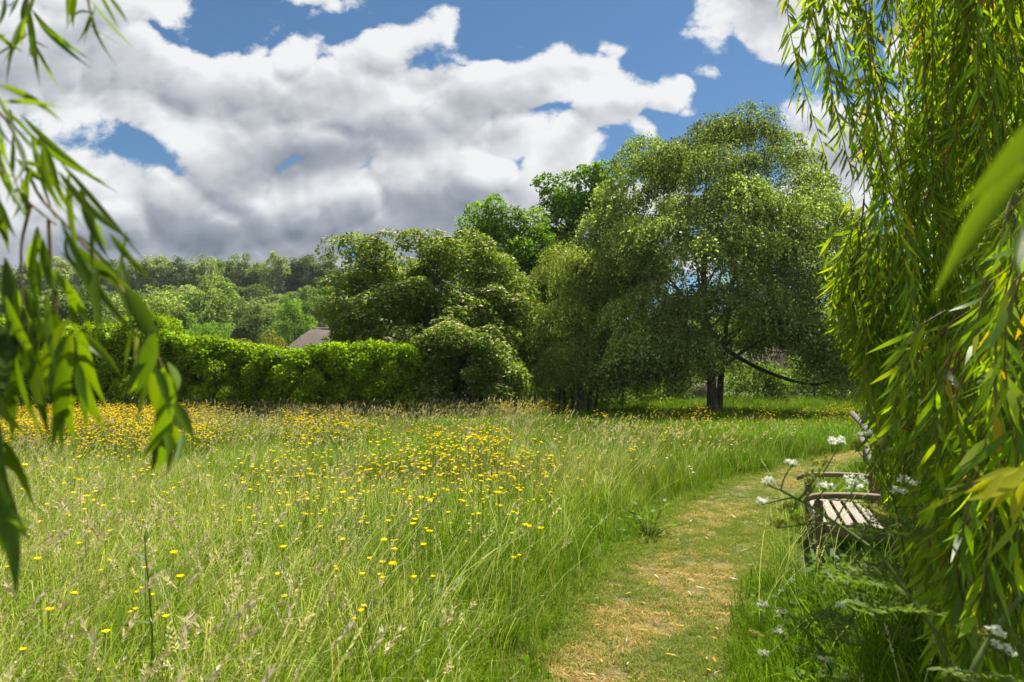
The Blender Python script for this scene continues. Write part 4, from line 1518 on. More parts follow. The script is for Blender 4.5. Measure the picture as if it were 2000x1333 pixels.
spray('willow_branch', 'blurred willow spray hanging from the top left corner against the clouds',
      [[(60, -60), (52, 20), (57, 60), (62, 110)], [(165, -60), (172, 0), (178, 30)]],
      [z1(280, -60, 272, 110, 34), z1(330, -10, 517, 200, 20, -0.05), z1(340, 40, 440, 225, 15), z1(385, -40, 467, 115, 24), z1(118, 35, 348, 278, 30, -0.05),
       z1(108, 20, 95, 315, 28), z1(335, 55, 288, 178, 13), z1(128, 160, 207, 302, 17), z1(-20, 120, 92, 198, 22), z1(70, -10, 33, 66, 14), z1(105, -30, 112, 160, 26),
       z1(90, 130, 8, 245, 14), z1(15, -20, -5, 90, 20), z1(120, 150, 185, 185, 9), z1(100, 60, 60, 190, 14)], 0.72, 0.78, 1, 0.4)
spray('willow_branch', 'large out-of-focus willow spray hanging down the left side of the picture',
      [[(-40, 190), (20, 235), (70, 380), (130, 440), (185, 500), (250, 580), (295, 660), (318, 720)], [(-40, 300), (20, 350), (60, 400), (110, 440)], [(95, 430), (100, 520), (112, 640), (125, 720)], [(60, 400), (40, 480), (45, 620)]],
      [z1(-10, 312, 262, 466, 34, 0.05), z1(75, 425, 437, 720, 40, -0.05), z1(0, 395, 155, 575, 22), z1(125, 520, 250, 805, 44), z1(60, 590, 220, 700, 34), z1(215, 635, 513, 908, 40, -0.07),
       z1(300, 690, 410, 975, 42, -0.04), z1(408, 868, 572, 1033, 36, -0.03), z1(240, 890, 560, 1250, 54, 0.06, 'd'), z1(160, 890, 218, 1135, 44), z1(190, 1000, 345, 1245, 44), z1(365, 990, 392, 1225, 40),
       z1(-10, 730, 45, 940, 44, 0.0, 'd'), z1(20, 960, 65, 1300, 56, 0.02, 'd'), z1(85, 1060, 185, 1310, 52, 0.0, 'd'), z1(100, 640, 90, 830, 26), z1(0, 480, 60, 780, 30), z1(150, 560, 310, 860, 30),
       z1(250, 900, 330, 1050, 26), z1(320, 760, 410, 940, 34), z1(450, 950, 495, 1090, 26), z1(0, 560, 110, 800, 34), z1(140, 840, 110, 1010, 36),
       (45, 600, 66, 855, 44, 0.03, 'd'), (132, 655, 84, 782, 36), (122, 690, 96, 878, 40, 0.03), (148, 700, 204, 845, 34, -0.03), (318, 715, 306, 935, 58, 0.05), (322, 725, 352, 800, 30), (342, 785, 381, 862, 30),
       (303, 650, 268, 772, 40, 0.03), (285, 690, 278, 770, 24), (105, 600, 112, 735, 34), (265, 640, 262, 740, 13, 0.0, 's'), (20, 620, 10, 790, 46, 0, 'd'), (70, 620, 62, 730, 30), (140, 770, 155, 860, 22), (160, 640, 222, 780, 30),
       (-10, 700, 24, 800, 34), (245, 560, 322, 700, 44, 0.03, 'd'), (322, 830, 300, 925, 30, 0.04, 'd'), (360, 840, 342, 905, 18)], 0.66, 0.72, 2, 0.9)
spray('willow_branch', 'few dark blurred willow leaves low at the left edge over the pale grass',
      [[(-40, 800), (-5, 850), (5, 940)]],
      [(-5, 845, 62, 945, 30, -0.06), (-10, 925, 62, 1075, 56, -0.08, 'd'), (0, 950, 6, 1085, 36, 0, 'd'), (-5, 820, 10, 960, 40), (20, 1000, 66, 1040, 22), (-20, 760, 30, 830, 34)], 0.6, 0.8, 3, 0.8)
spray('willow_branch', 'very blurred broad willow leaf blade slanting across the right edge',
      [[(2080, 120), (2010, 240), (2000, 330)]],
      [(2040, 215, 1868, 415, 50, 0.04), (2025, 310, 1826, 595, 62, -0.05), (2000, 440, 1985, 560, 30), (2040, 330, 1985, 480, 36)], 0.34, 0.75, 4)
spray('willow_branch', 'willow tip coloured sunlit yellow-green poking in from the right edge above the weeds',
      [[(2060, 890), (1990, 915), (1900, 950)]],
      [(2010, 905, 1865, 990, 26, 0.05, 'y'), (1990, 915, 1900, 940, 16, 0, 'y'), (1985, 930, 1935, 1000, 20, 0, 'y'), (1960, 925, 1915, 990, 16, 0, 'y'), (2020, 930, 1975, 1010, 26, 0, 'y'), (1995, 950, 1985, 1030, 22, 0, 'y'), (1940, 935, 1890, 965, 14, 0, 'y')], 0.95, 1.0, 5)


# ------------------------------------------------------------------ cow parsley and other plants by the path
UMB = [(0.88, 0.88, 0.82), (0.84, 0.85, 0.76), (0.78, 0.81, 0.64)]
BUD = [(0.30, 0.33, 0.06), (0.24, 0.27, 0.05), (0.34, 0.30, 0.06)]


def umbel(root, c, node, dia, cols, q, facing):
    dia = dia * 0.85
    """spokes from a hub carrying flat florets"""
    hub = c - facing * dia * 0.45
    mb = MB()
    tube(mb, bez(node, (node + hub) / 2 + np.array([0, 0, 0.03]) - facing * 0.03, hub, 6), np.linspace(0.0024, 0.0014, 6), 5, (0.14, 0.19, 0.05))
    mb2 = MB()
    a = np.cross(facing, [0.3, 0.9, 0.1])
    a /= np.linalg.norm(a)
    b_ = np.cross(facing, a)
    for k in range(11):
        th, rr_ = k * 2.4, dia * 0.5 * math.sqrt((k + 0.6) / 11)
        p = c + (a * math.cos(th) + b_ * math.sin(th)) * rr_ - facing * (rr_ * rr_ / dia * 0.5) + q.normal(size=3) * 0.003
        tube(mb, [hub, (hub + p) / 2 - facing * 0.002, p], [0.0009, 0.0007, 0.0006], 3, (0.18, 0.24, 0.07), cap=False)
        n = 12
        off = q.normal(size=(n, 3)) * dia * 0.055
        cards(mb2, p + off, unit(q.normal(size=(n, 3)) + 0.2 * facing), unit(facing + 0.6 * q.normal(size=(n, 3))), 0.0062, 0.0055, pick(cols, n, 0.1), fold=0.05)
    u = mb.obj('umbel', M['plant'], root)
    mb2.obj('florets', M['floret'], u, origin=None)


def fern_leaf(mb, p, d, L, q, col):
    """twice-cut lacy leaf"""
    d = unit(np.asarray(d, float)[None])[0]
    s = np.cross(d, [0, 0, 1.0])
    s /= max(np.linalg.norm(s), 1e-6)
    for k in range(7):
        t = (k + 1) / 8
        for sg in (-1, 1):
            pl = L * 0.5 * (1 - t * 0.85)
            a = p + d * L * t - np.array([0, 0, 0.25 * L * t * t])
            n = 7
            u_ = (np.arange(n) + 0.5) / n
            dirp = unit((d * 0.5 + s * sg)[None])[0]
            pos = a + dirp * (pl * u_)[:, None]
            for sg2 in (-1, 1):
                axx = unit(dirp * 0.6 + sg2 * d * 0.7 + 0.2 * q.normal(size=(n, 3)))
                cards(mb, pos, axx, np.tile(unit((np.array([0, 0, 1.0]) + 0.3 * q.normal(size=3))[None]), (n, 1)), L * 0.10, L * 0.045, pick([col], n, 0.15))


def cow_parsley(label, base, nodes, umbels, q, depth, leaves=3, scale=1.0):
    base = np.asarray(base, float)
    root = thing('cow_parsley', base, label, 'wildflower', 'cow parsley')
    pts = [base] + [np.asarray(n, float) for n in nodes]
    tt = np.linspace(0, 1, 6 * len(pts))
    arr = np.stack([np.interp(tt, np.linspace(0, 1, len(pts)), np.array(pts)[:, i]) for i in range(3)], 1)
    for _ in range(3):
        arr[1:-1] = 0.25 * arr[:-2] + 0.5 * arr[1:-1] + 0.25 * arr[2:]
    mb = MB()
    tube(mb, arr, np.linspace(0.0052, 0.0026, len(arr)) * scale, 7, (0.13, 0.19, 0.045))
    mb.obj('stem', M['plant'], root, smooth_shade=True)
    for c, dia, kind in umbels:
        c = np.asarray(c, float)
        nd = arr[len(arr) // 4:]
        below = nd[nd[:, 2] < c[2] + 0.02]
        nd = below if len(below) else nd
        node = nd[np.argmin(np.linalg.norm(nd - c, axis=1))]
        f = unit((np.array([0, -0.12, 1.0]) + 0.25 * q.normal(size=3))[None])[0]
        umbel(root, c, node, dia, {'w': UMB, 'g': [(0.62, 0.64, 0.50), (0.50, 0.54, 0.34)], 'b': BUD}[kind], q, f)  # grey heads are white florets with shade put into the colour
    for k in range(leaves):
        i = int(len(arr) * (0.15 + 0.5 * q.random()))
        mb = MB()
        th = q.random() * 6.28
        fern_leaf(mb, arr[i], (math.cos(th), math.sin(th), 0.35), 0.16 + 0.12 * q.random(), q, (0.12, 0.175, 0.03))
        mb.obj('leaf', M['plant'], root)


q = np.random.default_rng(9)
cow_parsley('tall cow parsley stem crossing in front of the bench with white flower heads', P(1960, 1420, 1.35) * np.array([1, 1, 0]) + np.array([0, 0, 0]),
            [P(1850, 1262, 1.45), P(1778, 1168, 1.5), P(1722, 1085, 1.58), P(1660, 1040, 1.66), P(1585, 990, 1.72), P(1525, 958, 1.76)],
            [(P(1633, 858, 1.75), 0.05, 'w'), (P(1548, 903, 1.78), 0.034, 'w'), (P(1503, 938, 1.78), 0.042, 'w'), (P(1668, 940, 1.62), 0.05, 'w'), (P(1612, 945, 1.7), 0.045, 'w'), (P(1490, 978, 1.8), 0.03, 'w'),
             (P(1585, 925, 1.7), 0.06, 'b'), (P(1700, 990, 1.6), 0.065, 'b'), (P(1735, 1010, 1.58), 0.06, 'b'), (P(1540, 985, 1.75), 0.06, 'b'), (P(1560, 1010, 1.75), 0.05, 'b'), (P(1600, 900, 1.75), 0.05, 'b'), (P(1520, 1020, 1.78), 0.045, 'b')], q, 1.6, 3)
cow_parsley('cow parsley with two big white heads in front of the willow branches', G(1800, 1330) * np.array([1, 1, 0]),
            [P(1775, 1150, 2.0), P(1760, 1040, 2.0), P(1745, 975, 2.0)],
            [(P(1778, 938, 1.95), 0.075, 'w'), (P(1758, 955, 1.95), 0.05, 'w'), (P(1690, 845, 2.05), 0.045, 'w'), (P(1716, 862, 2.0), 0.06, 'b'), (P(1740, 880, 2.05), 0.05, 'b'), (P(1675, 870, 2.05), 0.05, 'b'), (P(1812, 975, 2.0), 0.05, 'b')], q, 2.0, 4)
cow_parsley('low cow parsley with heads coloured a shaded grey, leaning over the near path edge', G(1640, 1360) * np.array([1, 1, 0]),
            [P(1610, 1280, 2.25), P(1570, 1230, 2.3), P(1530, 1190, 2.3)],
            [(P(1640, 1182, 2.2), 0.032, 'w'), (P(1520, 1232, 2.2), 0.04, 'g'), (P(1487, 1180, 2.3), 0.035, 'g'), (P(1525, 1195, 2.3), 0.04, 'g'), (P(1490, 1275, 2.1), 0.04, 'g'), (P(1610, 1288, 2.1), 0.036, 'g'), (P(1475, 1235, 2.3), 0.05, 'b'), (P(1660, 1150, 2.3), 0.06, 'b')], q, 2.2, 5)
cow_parsley('thick pale green plant stem slanting up through the dark bottom right corner', P(1850, 1440, 1.25) * np.array([1, 1, 0]),
            [P(1885, 1330, 1.28), P(1940, 1235, 1.32), P(2005, 1150, 1.36), P(2060, 1080, 1.4)],
            [(P(1948, 1232, 1.3), 0.03, 'w'), (P(1958, 1262, 1.3), 0.032, 'w'), (P(1900, 1225, 1.35), 0.05, 'b')], q, 1.3, 2, 1.3)
for k, (px, Y, h) in enumerate([(1150, 28.5, 1.0), (1175, 28.8, 1.15), (1130, 28.2, 0.9), (1205, 29.0, 0.9)]):
    x = (px - 1000) / 1333 * Y
    b0 = np.array([x, Y, 0.0])
    cow_parsley('small white cow parsley in tree shade, %s of its row from the left' % ['second', 'third', 'first', 'fourth'][k], b0,
                [b0 + np.array([0.03, 0, h * 0.5]), b0 + np.array([0.0, 0, h])],
                [(b0 + np.array([0.25 * q.normal(), 0.1 * q.normal(), h + 0.12 * q.random()]), 0.13, 'w') for _ in range(5)], q, Y, 2, 1.5)


def broad_leaf_plant(name, label, base, leaves, col, wj=0.42, stem=None, cat='plant', grp=None):
    """docks, burdock, bramble: broad leaves on stalks, each leaf a part"""
    base = np.asarray(base, float)
    root = thing(name, base, label, cat, grp)
    if stem is not None:
        mb = MB()
        tube(mb, stem, np.linspace(0.006, 0.002, len(stem)), 6, (0.15, 0.17, 0.05))
        mb.obj('stem', M['plant'], root, smooth_shade=True)
    for p, d, L in leaves:
        p, d = np.asarray(p, float), unit(np.asarray(d, float)[None])[0]
        mb = MB()
        nr = unit((np.array([0, 0, 1.0]) + 0.35 * q.normal(size=3))[None])[0]
        leaf_strip(mb, p, p + d * L, L * wj, nr, np.clip(np.asarray(col) * (0.8 + 0.4 * q.random()), 0, 1), 0.03 * q.normal(), 0.25, 9, 0.25)
        if p[2] > base[2] + 0.03 and stem is None:
            tube(mb, bez(base, (base + p) / 2 + np.array([0, 0, 0.04]), p, 5), 0.003, 5, (0.14, 0.19, 0.05))
        mb.obj('leaf', M['plant'], root, smooth_shade=True)


def rosette(base, n, L, h, spread):
    out = []
    for k in range(n):
        th = 6.28 * k / n + 0.4 * q.normal()
        d = np.array([math.cos(th), math.sin(th), 0.35 + 0.4 * q.random()])
        out.append((np.asarray(base) + d * spread * (0.3 + q.random()) + np.array([0, 0, h * q.random()]), d, L * (0.7 + 0.5 * q.random())))
    return out


b0 = G(1745, 1250)
broad_leaf_plant('dock_plant', 'dock with big grey-green leaves in the shade below the bench', b0, rosette(b0, 8, 0.26, 0.22, 0.10), (0.10, 0.16, 0.06), 0.5)
b0 = G(1668, 1130)
broad_leaf_plant('dock_plant', 'dock with pale bluish leaves right under the bench seat', b0, rosette(b0, 7, 0.2, 0.16, 0.08), (0.14, 0.20, 0.11), 0.5)
b0 = np.array([0.95, 1.9, 0]) + np.array([0.55, 0.55, 0])
broad_leaf_plant('dock_plant', 'broad dark dock leaves at the bottom edge below the cow parsley', b0, rosette(b0, 8, 0.24, 0.2, 0.1), (0.08, 0.12, 0.03), 0.45)
b0 = G(1268, 1060)
broad_leaf_plant('bramble_clump', 'bright green leafy clump at the meadow edge of the mown path', b0, rosette(b0, 34, 0.075, 0.26, 0.22), (0.13, 0.22, 0.03), 0.6)
b0 = G(1180, 1070)
broad_leaf_plant('bramble_clump', 'fresh green low leaves left of the leafy clump by the path', b0, rosette(b0, 26, 0.07, 0.2, 0.2), (0.11, 0.20, 0.025), 0.55)
b0 = G(880, 1260)
broad_leaf_plant('dock_plant', 'broad pale green leaves low in the front meadow grass', b0, rosette(b0, 9, 0.16, 0.35, 0.10), (0.13, 0.20, 0.05), 0.4)
b0 = G(690, 1300)
broad_leaf_plant('dock_plant', 'grey-green dock leaves among the front grasses left of centre', b0, rosette(b0, 8, 0.18, 0.3, 0.10), (0.12, 0.17, 0.08), 0.38)
Yd = 3.0
st = [P(300, 1330, Yd) * np.array([1, 1, 0]), P(298, 1240, Yd), P(292, 1150, Yd), P(284, 1080, Yd), P(283, 1045, Yd)]
broad_leaf_plant('dock_stalk', 'upright leafy stalk with a few lance leaves standing above the pale grass at left', st[0],
                 [(P(290, 1130, Yd), (0.6, 0, 0.75), 0.11), (P(286, 1095, Yd), (-0.7, 0, 0.65), 0.08), (P(284, 1060, Yd), (0.1, 0, 1), 0.07), (P(295, 1190, Yd), (0.5, -0.3, 0.3), 0.12), (P(297, 1220, Yd), (-0.7, -0.2, 0.3), 0.13)], (0.10, 0.15, 0.03), 0.28, stem=st)


# ------------------------------------------------------------------ meadow: blade tufts, seed stalks, flowers
PROTOS = bpy.data.collections.new('meadow_sources')          # not linked to the scene: only instanced
PIDX = {}


def proto(kind, mb, mat):
    o = bpy.data.objects.new('source_%03d' % len(PROTOS.objects), mb.mesh('source', mat))
    PROTOS.objects.link(o)
    PIDX.setdefault(kind, []).append(len(PROTOS.objects) - 1)


def blades(mb, n, rad, h, w, cols, lean=0.35, wts=None, lo=0.45, wind=(0.12, -0.05)):
    th = rng.random(n) * 2 * np.pi
    r = rad * np.sqrt(rng.random(n))
    b = np.stack([r * np.cos(th), r * np.sin(th), np.full(n, -0.01)], 1)
    az = rng.random(n) * 2 * np.pi
    H = h * (lo + (1 - lo) * rng.random(n))
    ln = H * lean * (0.2 + 1.3 * rng.random(n))
    d = np.stack([np.cos(az), np.sin(az), np.zeros(n)], 1) * ln[:, None] + np.array([wind[0], wind[1], 0]) * H[:, None]
    s = np.stack([-np.sin(az), np.cos(az), np.zeros(n)], 1)
    tw = rng.random(n) * np.pi
    s = np.stack([np.cos(tw), np.sin(tw), np.zeros(n)], 1) * 0.8 + s * 0.5
    s = unit(s)
    W = (w * (0.6 + 0.8 * rng.random(n)))[:, None]
    p1 = b + d * 0.22 + np.array([0, 0, 1]) * (H * 0.45)[:, None]
    p2 = b + d * 0.60 + np.array([0, 0, 1]) * (H * 0.80)[:, None]
    p3 = b + d * 1.25 + np.array([0, 0, 1]) * (H * (0.98 - 0.25 * rng.random(n) * lean * 2))[:, None]
    V = np.stack([b - s * W * 0.4, b + s * W * 0.4, p1 - s * W * 0.5, p1 + s * W * 0.5, p2 - s * W * 0.36, p2 + s * W * 0.36, p3], 1).reshape(-1, 3)
    k = (np.arange(n) * 7)[:, None]
    col = pick(cols, n, 0.16, wts)
    mb.add(V, np.concatenate([k + np.array([[0, 1, 3, 2]]), k + np.array([[2, 3, 5, 4]])]), np.concatenate([col, col]))
    mb.n -= len(V)
    mb.V.append(np.zeros((0, 3)))
    mb.F.append(k + np.array([[4, 5, 6]]) + mb.n)
    mb.K.append(col.astype(np.float32))
    mb.n += len(V)


def stalk(mb, base, H, lean, az, head, hw, hcol, scol, thick=0.0022, kind='fog'):
    n = 6
    t = np.linspace(0, 1, n)
    d = np.array([math.cos(az), math.sin(az), 0])
    pts = np.asarray(base) + d * (lean * H * t ** 2.2)[:, None] + np.array([0, 0, 1]) * (H * (t - 0.10 * lean * t ** 3))[:, None]
    s = np.array([-math.sin(az + 0.7), math.cos(az + 0.7), 0])
    for sd in (s, np.cross(s, [0, 0, 1])):
        V = np.stack([pts - sd * thick / 2, pts + sd * thick / 2], 1).reshape(-1, 3)
        mb.add(V, [[2 * k, 2 * k + 1, 2 * k + 3, 2 * k + 2] for k in range(n - 1)], scol)
    tip = pts[-1]
    td = unit((pts[-1] - pts[-2])[None])[0]
    # seed head: many short scales round the axis
    m = 16 if kind == 'fog' else 12
    f = (np.arange(m) + rng.random(m)) / m
    if kind == 'fog':
        wr = hw * np.sin(np.pi * np.clip(f * 0.9 + 0.08, 0, 1)) ** 0.7
        pos = tip + td * (f * head)[:, None] + np.outer(f ** 2 * head * 0.2, d)
        rd = rdir(m)
        cards(mb, pos, unit(td + rd * 0.75), rdir(m), head * 0.30, np.maximum(wr * 1.1, 0.002), pick(hcol, m, 0.12), fold=0.1)
    elif kind == 'rye':
        pos = tip + td * (f * head)[:, None]
        sg = np.where(np.arange(m) % 2, 1.0, -1.0)[:, None]
        cards(mb, pos, unit(td + s * sg * 0.45 + 0.1 * rdir(m)), np.tile(d, (m, 1)) + 0.3 * rdir(m), head * 0.17, hw, pick(hcol, m, 0.12), fold=0.1)
    else:   # open panicle
        pos = tip + td * (f * head)[:, None] + rdir(m) * (hw * (1 - f) * 1.6)[:, None]
        cards(mb, pos, rdir(m) + td * 0.6, rdir(m), 0.012, 0.006, pick(hcol, m, 0.15), fold=0.1)


GREEN = [(0.125, 0.27, 0.010), (0.17, 0.31, 0.014), (0.09, 0.215, 0.009), (0.23, 0.34, 0.03)]
GRASSY = [(0.19, 0.315, 0.02), (0.25, 0.365, 0.045), (0.145, 0.28, 0.014), (0.43, 0.48, 0.16)]
STRAW = [(0.50, 0.54, 0.24), (0.44, 0.52, 0.19), (0.58, 0.58, 0.33), (0.34, 0.44, 0.11)]
FOG = [(0.64, 0.56, 0.40), (0.70, 0.64, 0.47), (0.60, 0.49, 0.38)]
RYE = [(0.56, 0.55, 0.30), (0.62, 0.60, 0.40), (0.50, 0.50, 0.22)]
PAN = [(0.36, 0.29, 0.17), (0.42, 0.35, 0.20), (0.32, 0.24, 0.15)]
STEM = (0.44, 0.52, 0.19)
for k in range(5):
    mb = MB(); blades(mb, 20, 0.10, 0.48, 0.0045, GREEN, 0.4); proto('green', mb, M['grass'])
for k in range(4):
    mb = MB(); blades(mb, 20, 0.10, 0.52, 0.0042, GRASSY, 0.45); proto('mixed', mb, M['grass'])
for k in range(3):
    mb = MB(); blades(mb, 20, 0.10, 0.60, 0.0042, STRAW, 0.5); proto('straw', mb, M['grass'])
for k in range(4):
    mb = MB()
    for _ in range(2):
        stalk(mb, np.append(0.04 * rng.normal(size=2), -0.01), 0.52 + 0.2 * rng.random(), 0.15 + 0.45 * rng.random(), rng.normal() * 0.9, 0.10, 0.011, FOG, STEM, thick=0.003)
    proto('fog', mb, M['grass'])
for k in range(4):
    mb = MB()
    for _ in range(2):
        stalk(mb, np.append(0.05 * rng.normal(size=2), -0.01), 0.55 + 0.25 * rng.random(), 0.1 + 0.5 * rng.random(), rng.normal() * 1.2, 0.13, 0.0055, RYE, (0.50, 0.56, 0.24), thick=0.0038, kind='rye')
    proto('rye', mb, M['grass'])
for k in range(4):
    mb = MB()
    for _ in range(3):
        stalk(mb, np.append(0.05 * rng.normal(size=2), -0.01), 0.5 + 0.25 * rng.random(), 0.1 + 0.35 * rng.random(), rng.normal() * 1.2, 0.12, 0.016, PAN, (0.30, 0.27, 0.13), kind='pan')
    proto('pan', mb, M['grass'])
for k in range(4):
    mb = MB(); blades(mb, 46, 0.26, 0.50, 0.0085, GREEN, 0.45); proto('fgreen', mb, M['grass'])
for k in range(4):
    mb = MB(); blades(mb, 46, 0.26, 0.52, 0.0080, GRASSY, 0.45); proto('fmixed', mb, M['grass'])
for k in range(4):
    mb = MB()
    for _ in range(9):
        stalk(mb, np.append(0.22 * rng.normal(size=2), -0.01), 0.52 + 0.25 * rng.random(), 0.1 + 0.45 * rng.random(), rng.normal() * 1.0, 0.085, 0.015, FOG if k % 2 else PAN, STEM, thick=0.004)
    proto('fseed', mb, M['grass'])
for k in range(4):
    mb = MB(); blades(mb, 40, 0.07, 0.050, 0.0034, [(0.13, 0.215, 0.025), (0.17, 0.24, 0.035), (0.25, 0.25, 0.07)], 0.9, lo=0.3, wind=(0, 0)); proto('turf', mb, M['grass'])
for k in range(3):
    mb = MB(); blades(mb, 36, 0.07, 0.036, 0.0032, [(0.46, 0.32, 0.14), (0.52, 0.39, 0.19), (0.36, 0.25, 0.10)], 1.6, lo=0.3, wind=(0, 0)); proto('dryturf', mb, M['grass'])
for k in range(4):
    mb = MB(); blades(mb, 22, 0.12, 0.62, 0.0075, [(0.13, 0.25, 0.016), (0.17, 0.30, 0.02), (0.10, 0.20, 0.014)], 0.55); proto('rank', mb, M['grass'])


for k in range(4):
    mb = MB(); blades(mb, 9, 0.08, 0.80, 0.0062, [(0.20, 0.31, 0.06), (0.27, 0.37, 0.11), (0.14, 0.26, 0.03), (0.36, 0.43, 0.18)], 0.6, lo=0.6, wind=(0.22, -0.08)); proto('long', mb, M['grass'])


def flower_cup(mb, c, r, cols, n=5):
    th = np.arange(n) * 2 * np.pi / n + rng.random() * 6
    d = np.stack([np.cos(th), np.sin(th), np.full(n, 0.42)], 1)
    tilt = rng.normal(size=3) * 0.3 + np.array([0, -0.25, 0])
    nr = np.stack([-0.4 * np.cos(th), -0.4 * np.sin(th), np.ones(n)], 1) + tilt
    cards(mb, np.tile(c, (n, 1)), d + tilt * 0.3, nr, r, r * 1.05, pick(cols, n, 0.06), fold=0.12)


YEL = [(0.82, 0.66, 0.008), (0.86, 0.72, 0.012), (0.80, 0.58, 0.006)]


def buttercup(mb, nf, big=1.0):
    for k in range(nf):
        H = 0.40 + 0.24 * rng.random()
        a = rng.random() * 6.28
        off = 0.04 + 0.07 * rng.random()
        tip = np.array([math.cos(a) * off, math.sin(a) * off, H])
        pts = bez((0, 0, -0.01), (tip[0] * 0.3, tip[1] * 0.3, H * 0.6), tip, 5)
        tube(mb, pts, 0.0012, 3, (0.15, 0.2, 0.05), cap=False)
        flower_cup(mb, tip, (0.0145 + 0.006 * rng.random()) * big, YEL)
    n = 5
    cards(mb, np.tile([0, 0, 0.03], (n, 1)) + rng.normal(size=(n, 3)) * 0.02, unit(rng.normal(size=(n, 3)) + np.array([0, 0, 0.6])), rdir(n), 0.06, 0.035, pick(GREEN, n, 0.1))


BCUP = []
for k in range(6):
    mb = MB(); buttercup(mb, 1 + k % 3); BCUP.append(mb.mesh('buttercup', M['petali']))
for k in range(5):
    mb = MB()
    for _ in range(3):
        sub = MB(); buttercup(sub, 3, 1.16)
        off = np.append(0.13 * rng.normal(size=2), 0)
        for V, in zip(sub.V): V += off if len(V) else 0
        base_n = mb.n
        for V in sub.V: mb.V.append(V)
        for F in sub.F: mb.F.append(F + base_n)
        mb.K += sub.K
        mb.n += sub.n
    proto('bcup', mb, M['petali'])
for k in range(3):
    mb = MB()
    for _ in range(3):
        c = np.append(0.10 * rng.normal(size=2), 0.42 + 0.15 * rng.random())
        tube(mb, [(c[0], c[1], 0), (c[0], c[1], c[2])], 0.0012, 3, (0.15, 0.2, 0.06), cap=False)
        flower_cup(mb, c, 0.022, [(0.75, 0.75, 0.70)], 8)
    proto('daisy', mb, M['petali'])


def scatter(name, kinds, pts, idx, rotz, scl, tint, label=None, cat=None):
    n = len(pts)
    me = bpy.data.meshes.new(name)
    me.vertices.add(n)
    me.vertices.foreach_set('co', np.asarray(pts, np.float32).ravel())
    for nm, typ, dat, key in (('rot', 'FLOAT_VECTOR', rotz, 'vector'), ('scl', 'FLOAT_VECTOR', scl, 'vector'), ('idx', 'INT', idx, 'value'), ('tint', 'FLOAT_COLOR', tint, 'color')):
        a = me.attributes.new(nm, typ, 'POINT')
        a.data.foreach_set(key, np.asarray(dat, np.int32 if typ == 'INT' else np.float32).ravel())
    o = bpy.data.objects.new(name, me)
    C.objects.link(o)
    me.materials.append(M['grass'])
    ng = bpy.data.node_groups.new(name, 'GeometryNodeTree')
    ng.interface.new_socket('Geometry', in_out='INPUT', socket_type='NodeSocketGeometry')
    ng.interface.new_socket('Geometry', in_out='OUTPUT', socket_type='NodeSocketGeometry')
    gi = ng.nodes.new('NodeGroupInput')
    go = ng.nodes.new('NodeGroupOutput')
    iop = ng.nodes.new('GeometryNodeInstanceOnPoints')
    ci = ng.nodes.new('GeometryNodeCollectionInfo')
    ci.inputs['Collection'].default_value = PROTOS
    ci.inputs['Separate Children'].default_value = True
    ci.inputs['Reset Children'].default_value = True
    ng.links.new(gi.outputs[0], iop.inputs['Points'])
    ng.links.new(ci.outputs[0], iop.inputs['Instance'])
    iop.inputs['Pick Instance'].default_value = True
    for nm, typ, sock in (('idx', 'INT', 'Instance Index'), ('rot', 'FLOAT_VECTOR', 'Rotation'), ('scl', 'FLOAT_VECTOR', 'Scale')):
        na = ng.nodes.new('GeometryNodeInputNamedAttribute')
        na.data_type = typ
        na.inputs['Name'].default_value = nm
        ng.links.new(na.outputs[0], iop.inputs[sock])
    ng.links.new(iop.outputs[0], go.inputs[0])
    md = o.modifiers.new('scatter', 'NODES')
    md.node_group = ng
    return tag(o, label, cat, kind='stuff')


_vn = np.random.default_rng(4).random((64, 64))


def vnoise(x, y, s):
    x, y = np.asarray(x) / s + 100, np.asarray(y) / s + 100
    i, j = np.floor(x).astype(int), np.floor(y).astype(int)
    fx, fy = x - i, y - j
    fx, fy = fx * fx * (3 - 2 * fx), fy * fy * (3 - 2 * fy)
    a, b_, c, d = _vn[i % 64, j % 64], _vn[(i + 1) % 64, j % 64], _vn[i % 64, (j + 1) % 64], _vn[(i + 1) % 64, (j + 1) % 64]
    return (a * (1 - fx) + b_ * fx) * (1 - fy) + (c * (1 - fx) + d * fx) * fy


def sm(x, a, b_):
    t = np.clip((np.asarray(x, float) - a) / (b_ - a), 0, 1)
    return t * t * (3 - 2 * t)


def wedge(y0, y1, dens, margin=1.2):
    """even spread of points over the part of the ground the lens and a step aside can see"""
    A = 0.80 * (y1 * y1 - y0 * y0) + 2 * margin * (y1 - y0)
    n = int(A * dens)
    y = rng.uniform(y0, y1, int(n * 1.0 * (0.8 * y1 + margin) / (0.4 * (y0 + y1) + margin)) + 10)
    x = rng.uniform(-1, 1, len(y)) * (0.8 * y1 + margin)
    k = np.abs(x) < 0.8 * y + margin
    return x[k], y[k]


pts, idx, rot, scl, tin = [], [], [], [], []


def put(kind, x, y, s, tint, sz=None, lift=0.0):
    n = len(x)
    if not n:
        return
    pts.append(np.stack([x, y, hgt(x, y) + lift], 1))
    idx.append(rng.choice(PIDX[kind], n))
    # the sources lean with the wind, so turn them only part of the way
    rot.append(np.stack([0.08 * rng.normal(size=n), 0.08 * rng.normal(size=n), 0.9 * rng.normal(size=n)], 1))
    s = np.broadcast_to(s, (n,)) * (0.78 + 0.44 * rng.random(n))
    szz = s if sz is None else s * sz
    scl.append(np.stack([s, s, szz], 1))
    tin.append(np.concatenate([np.broadcast_to(tint, (n, 3)) if np.ndim(tint) > 1 else np.tile(tint, (n, 1)), np.ones((n, 1))], 1))


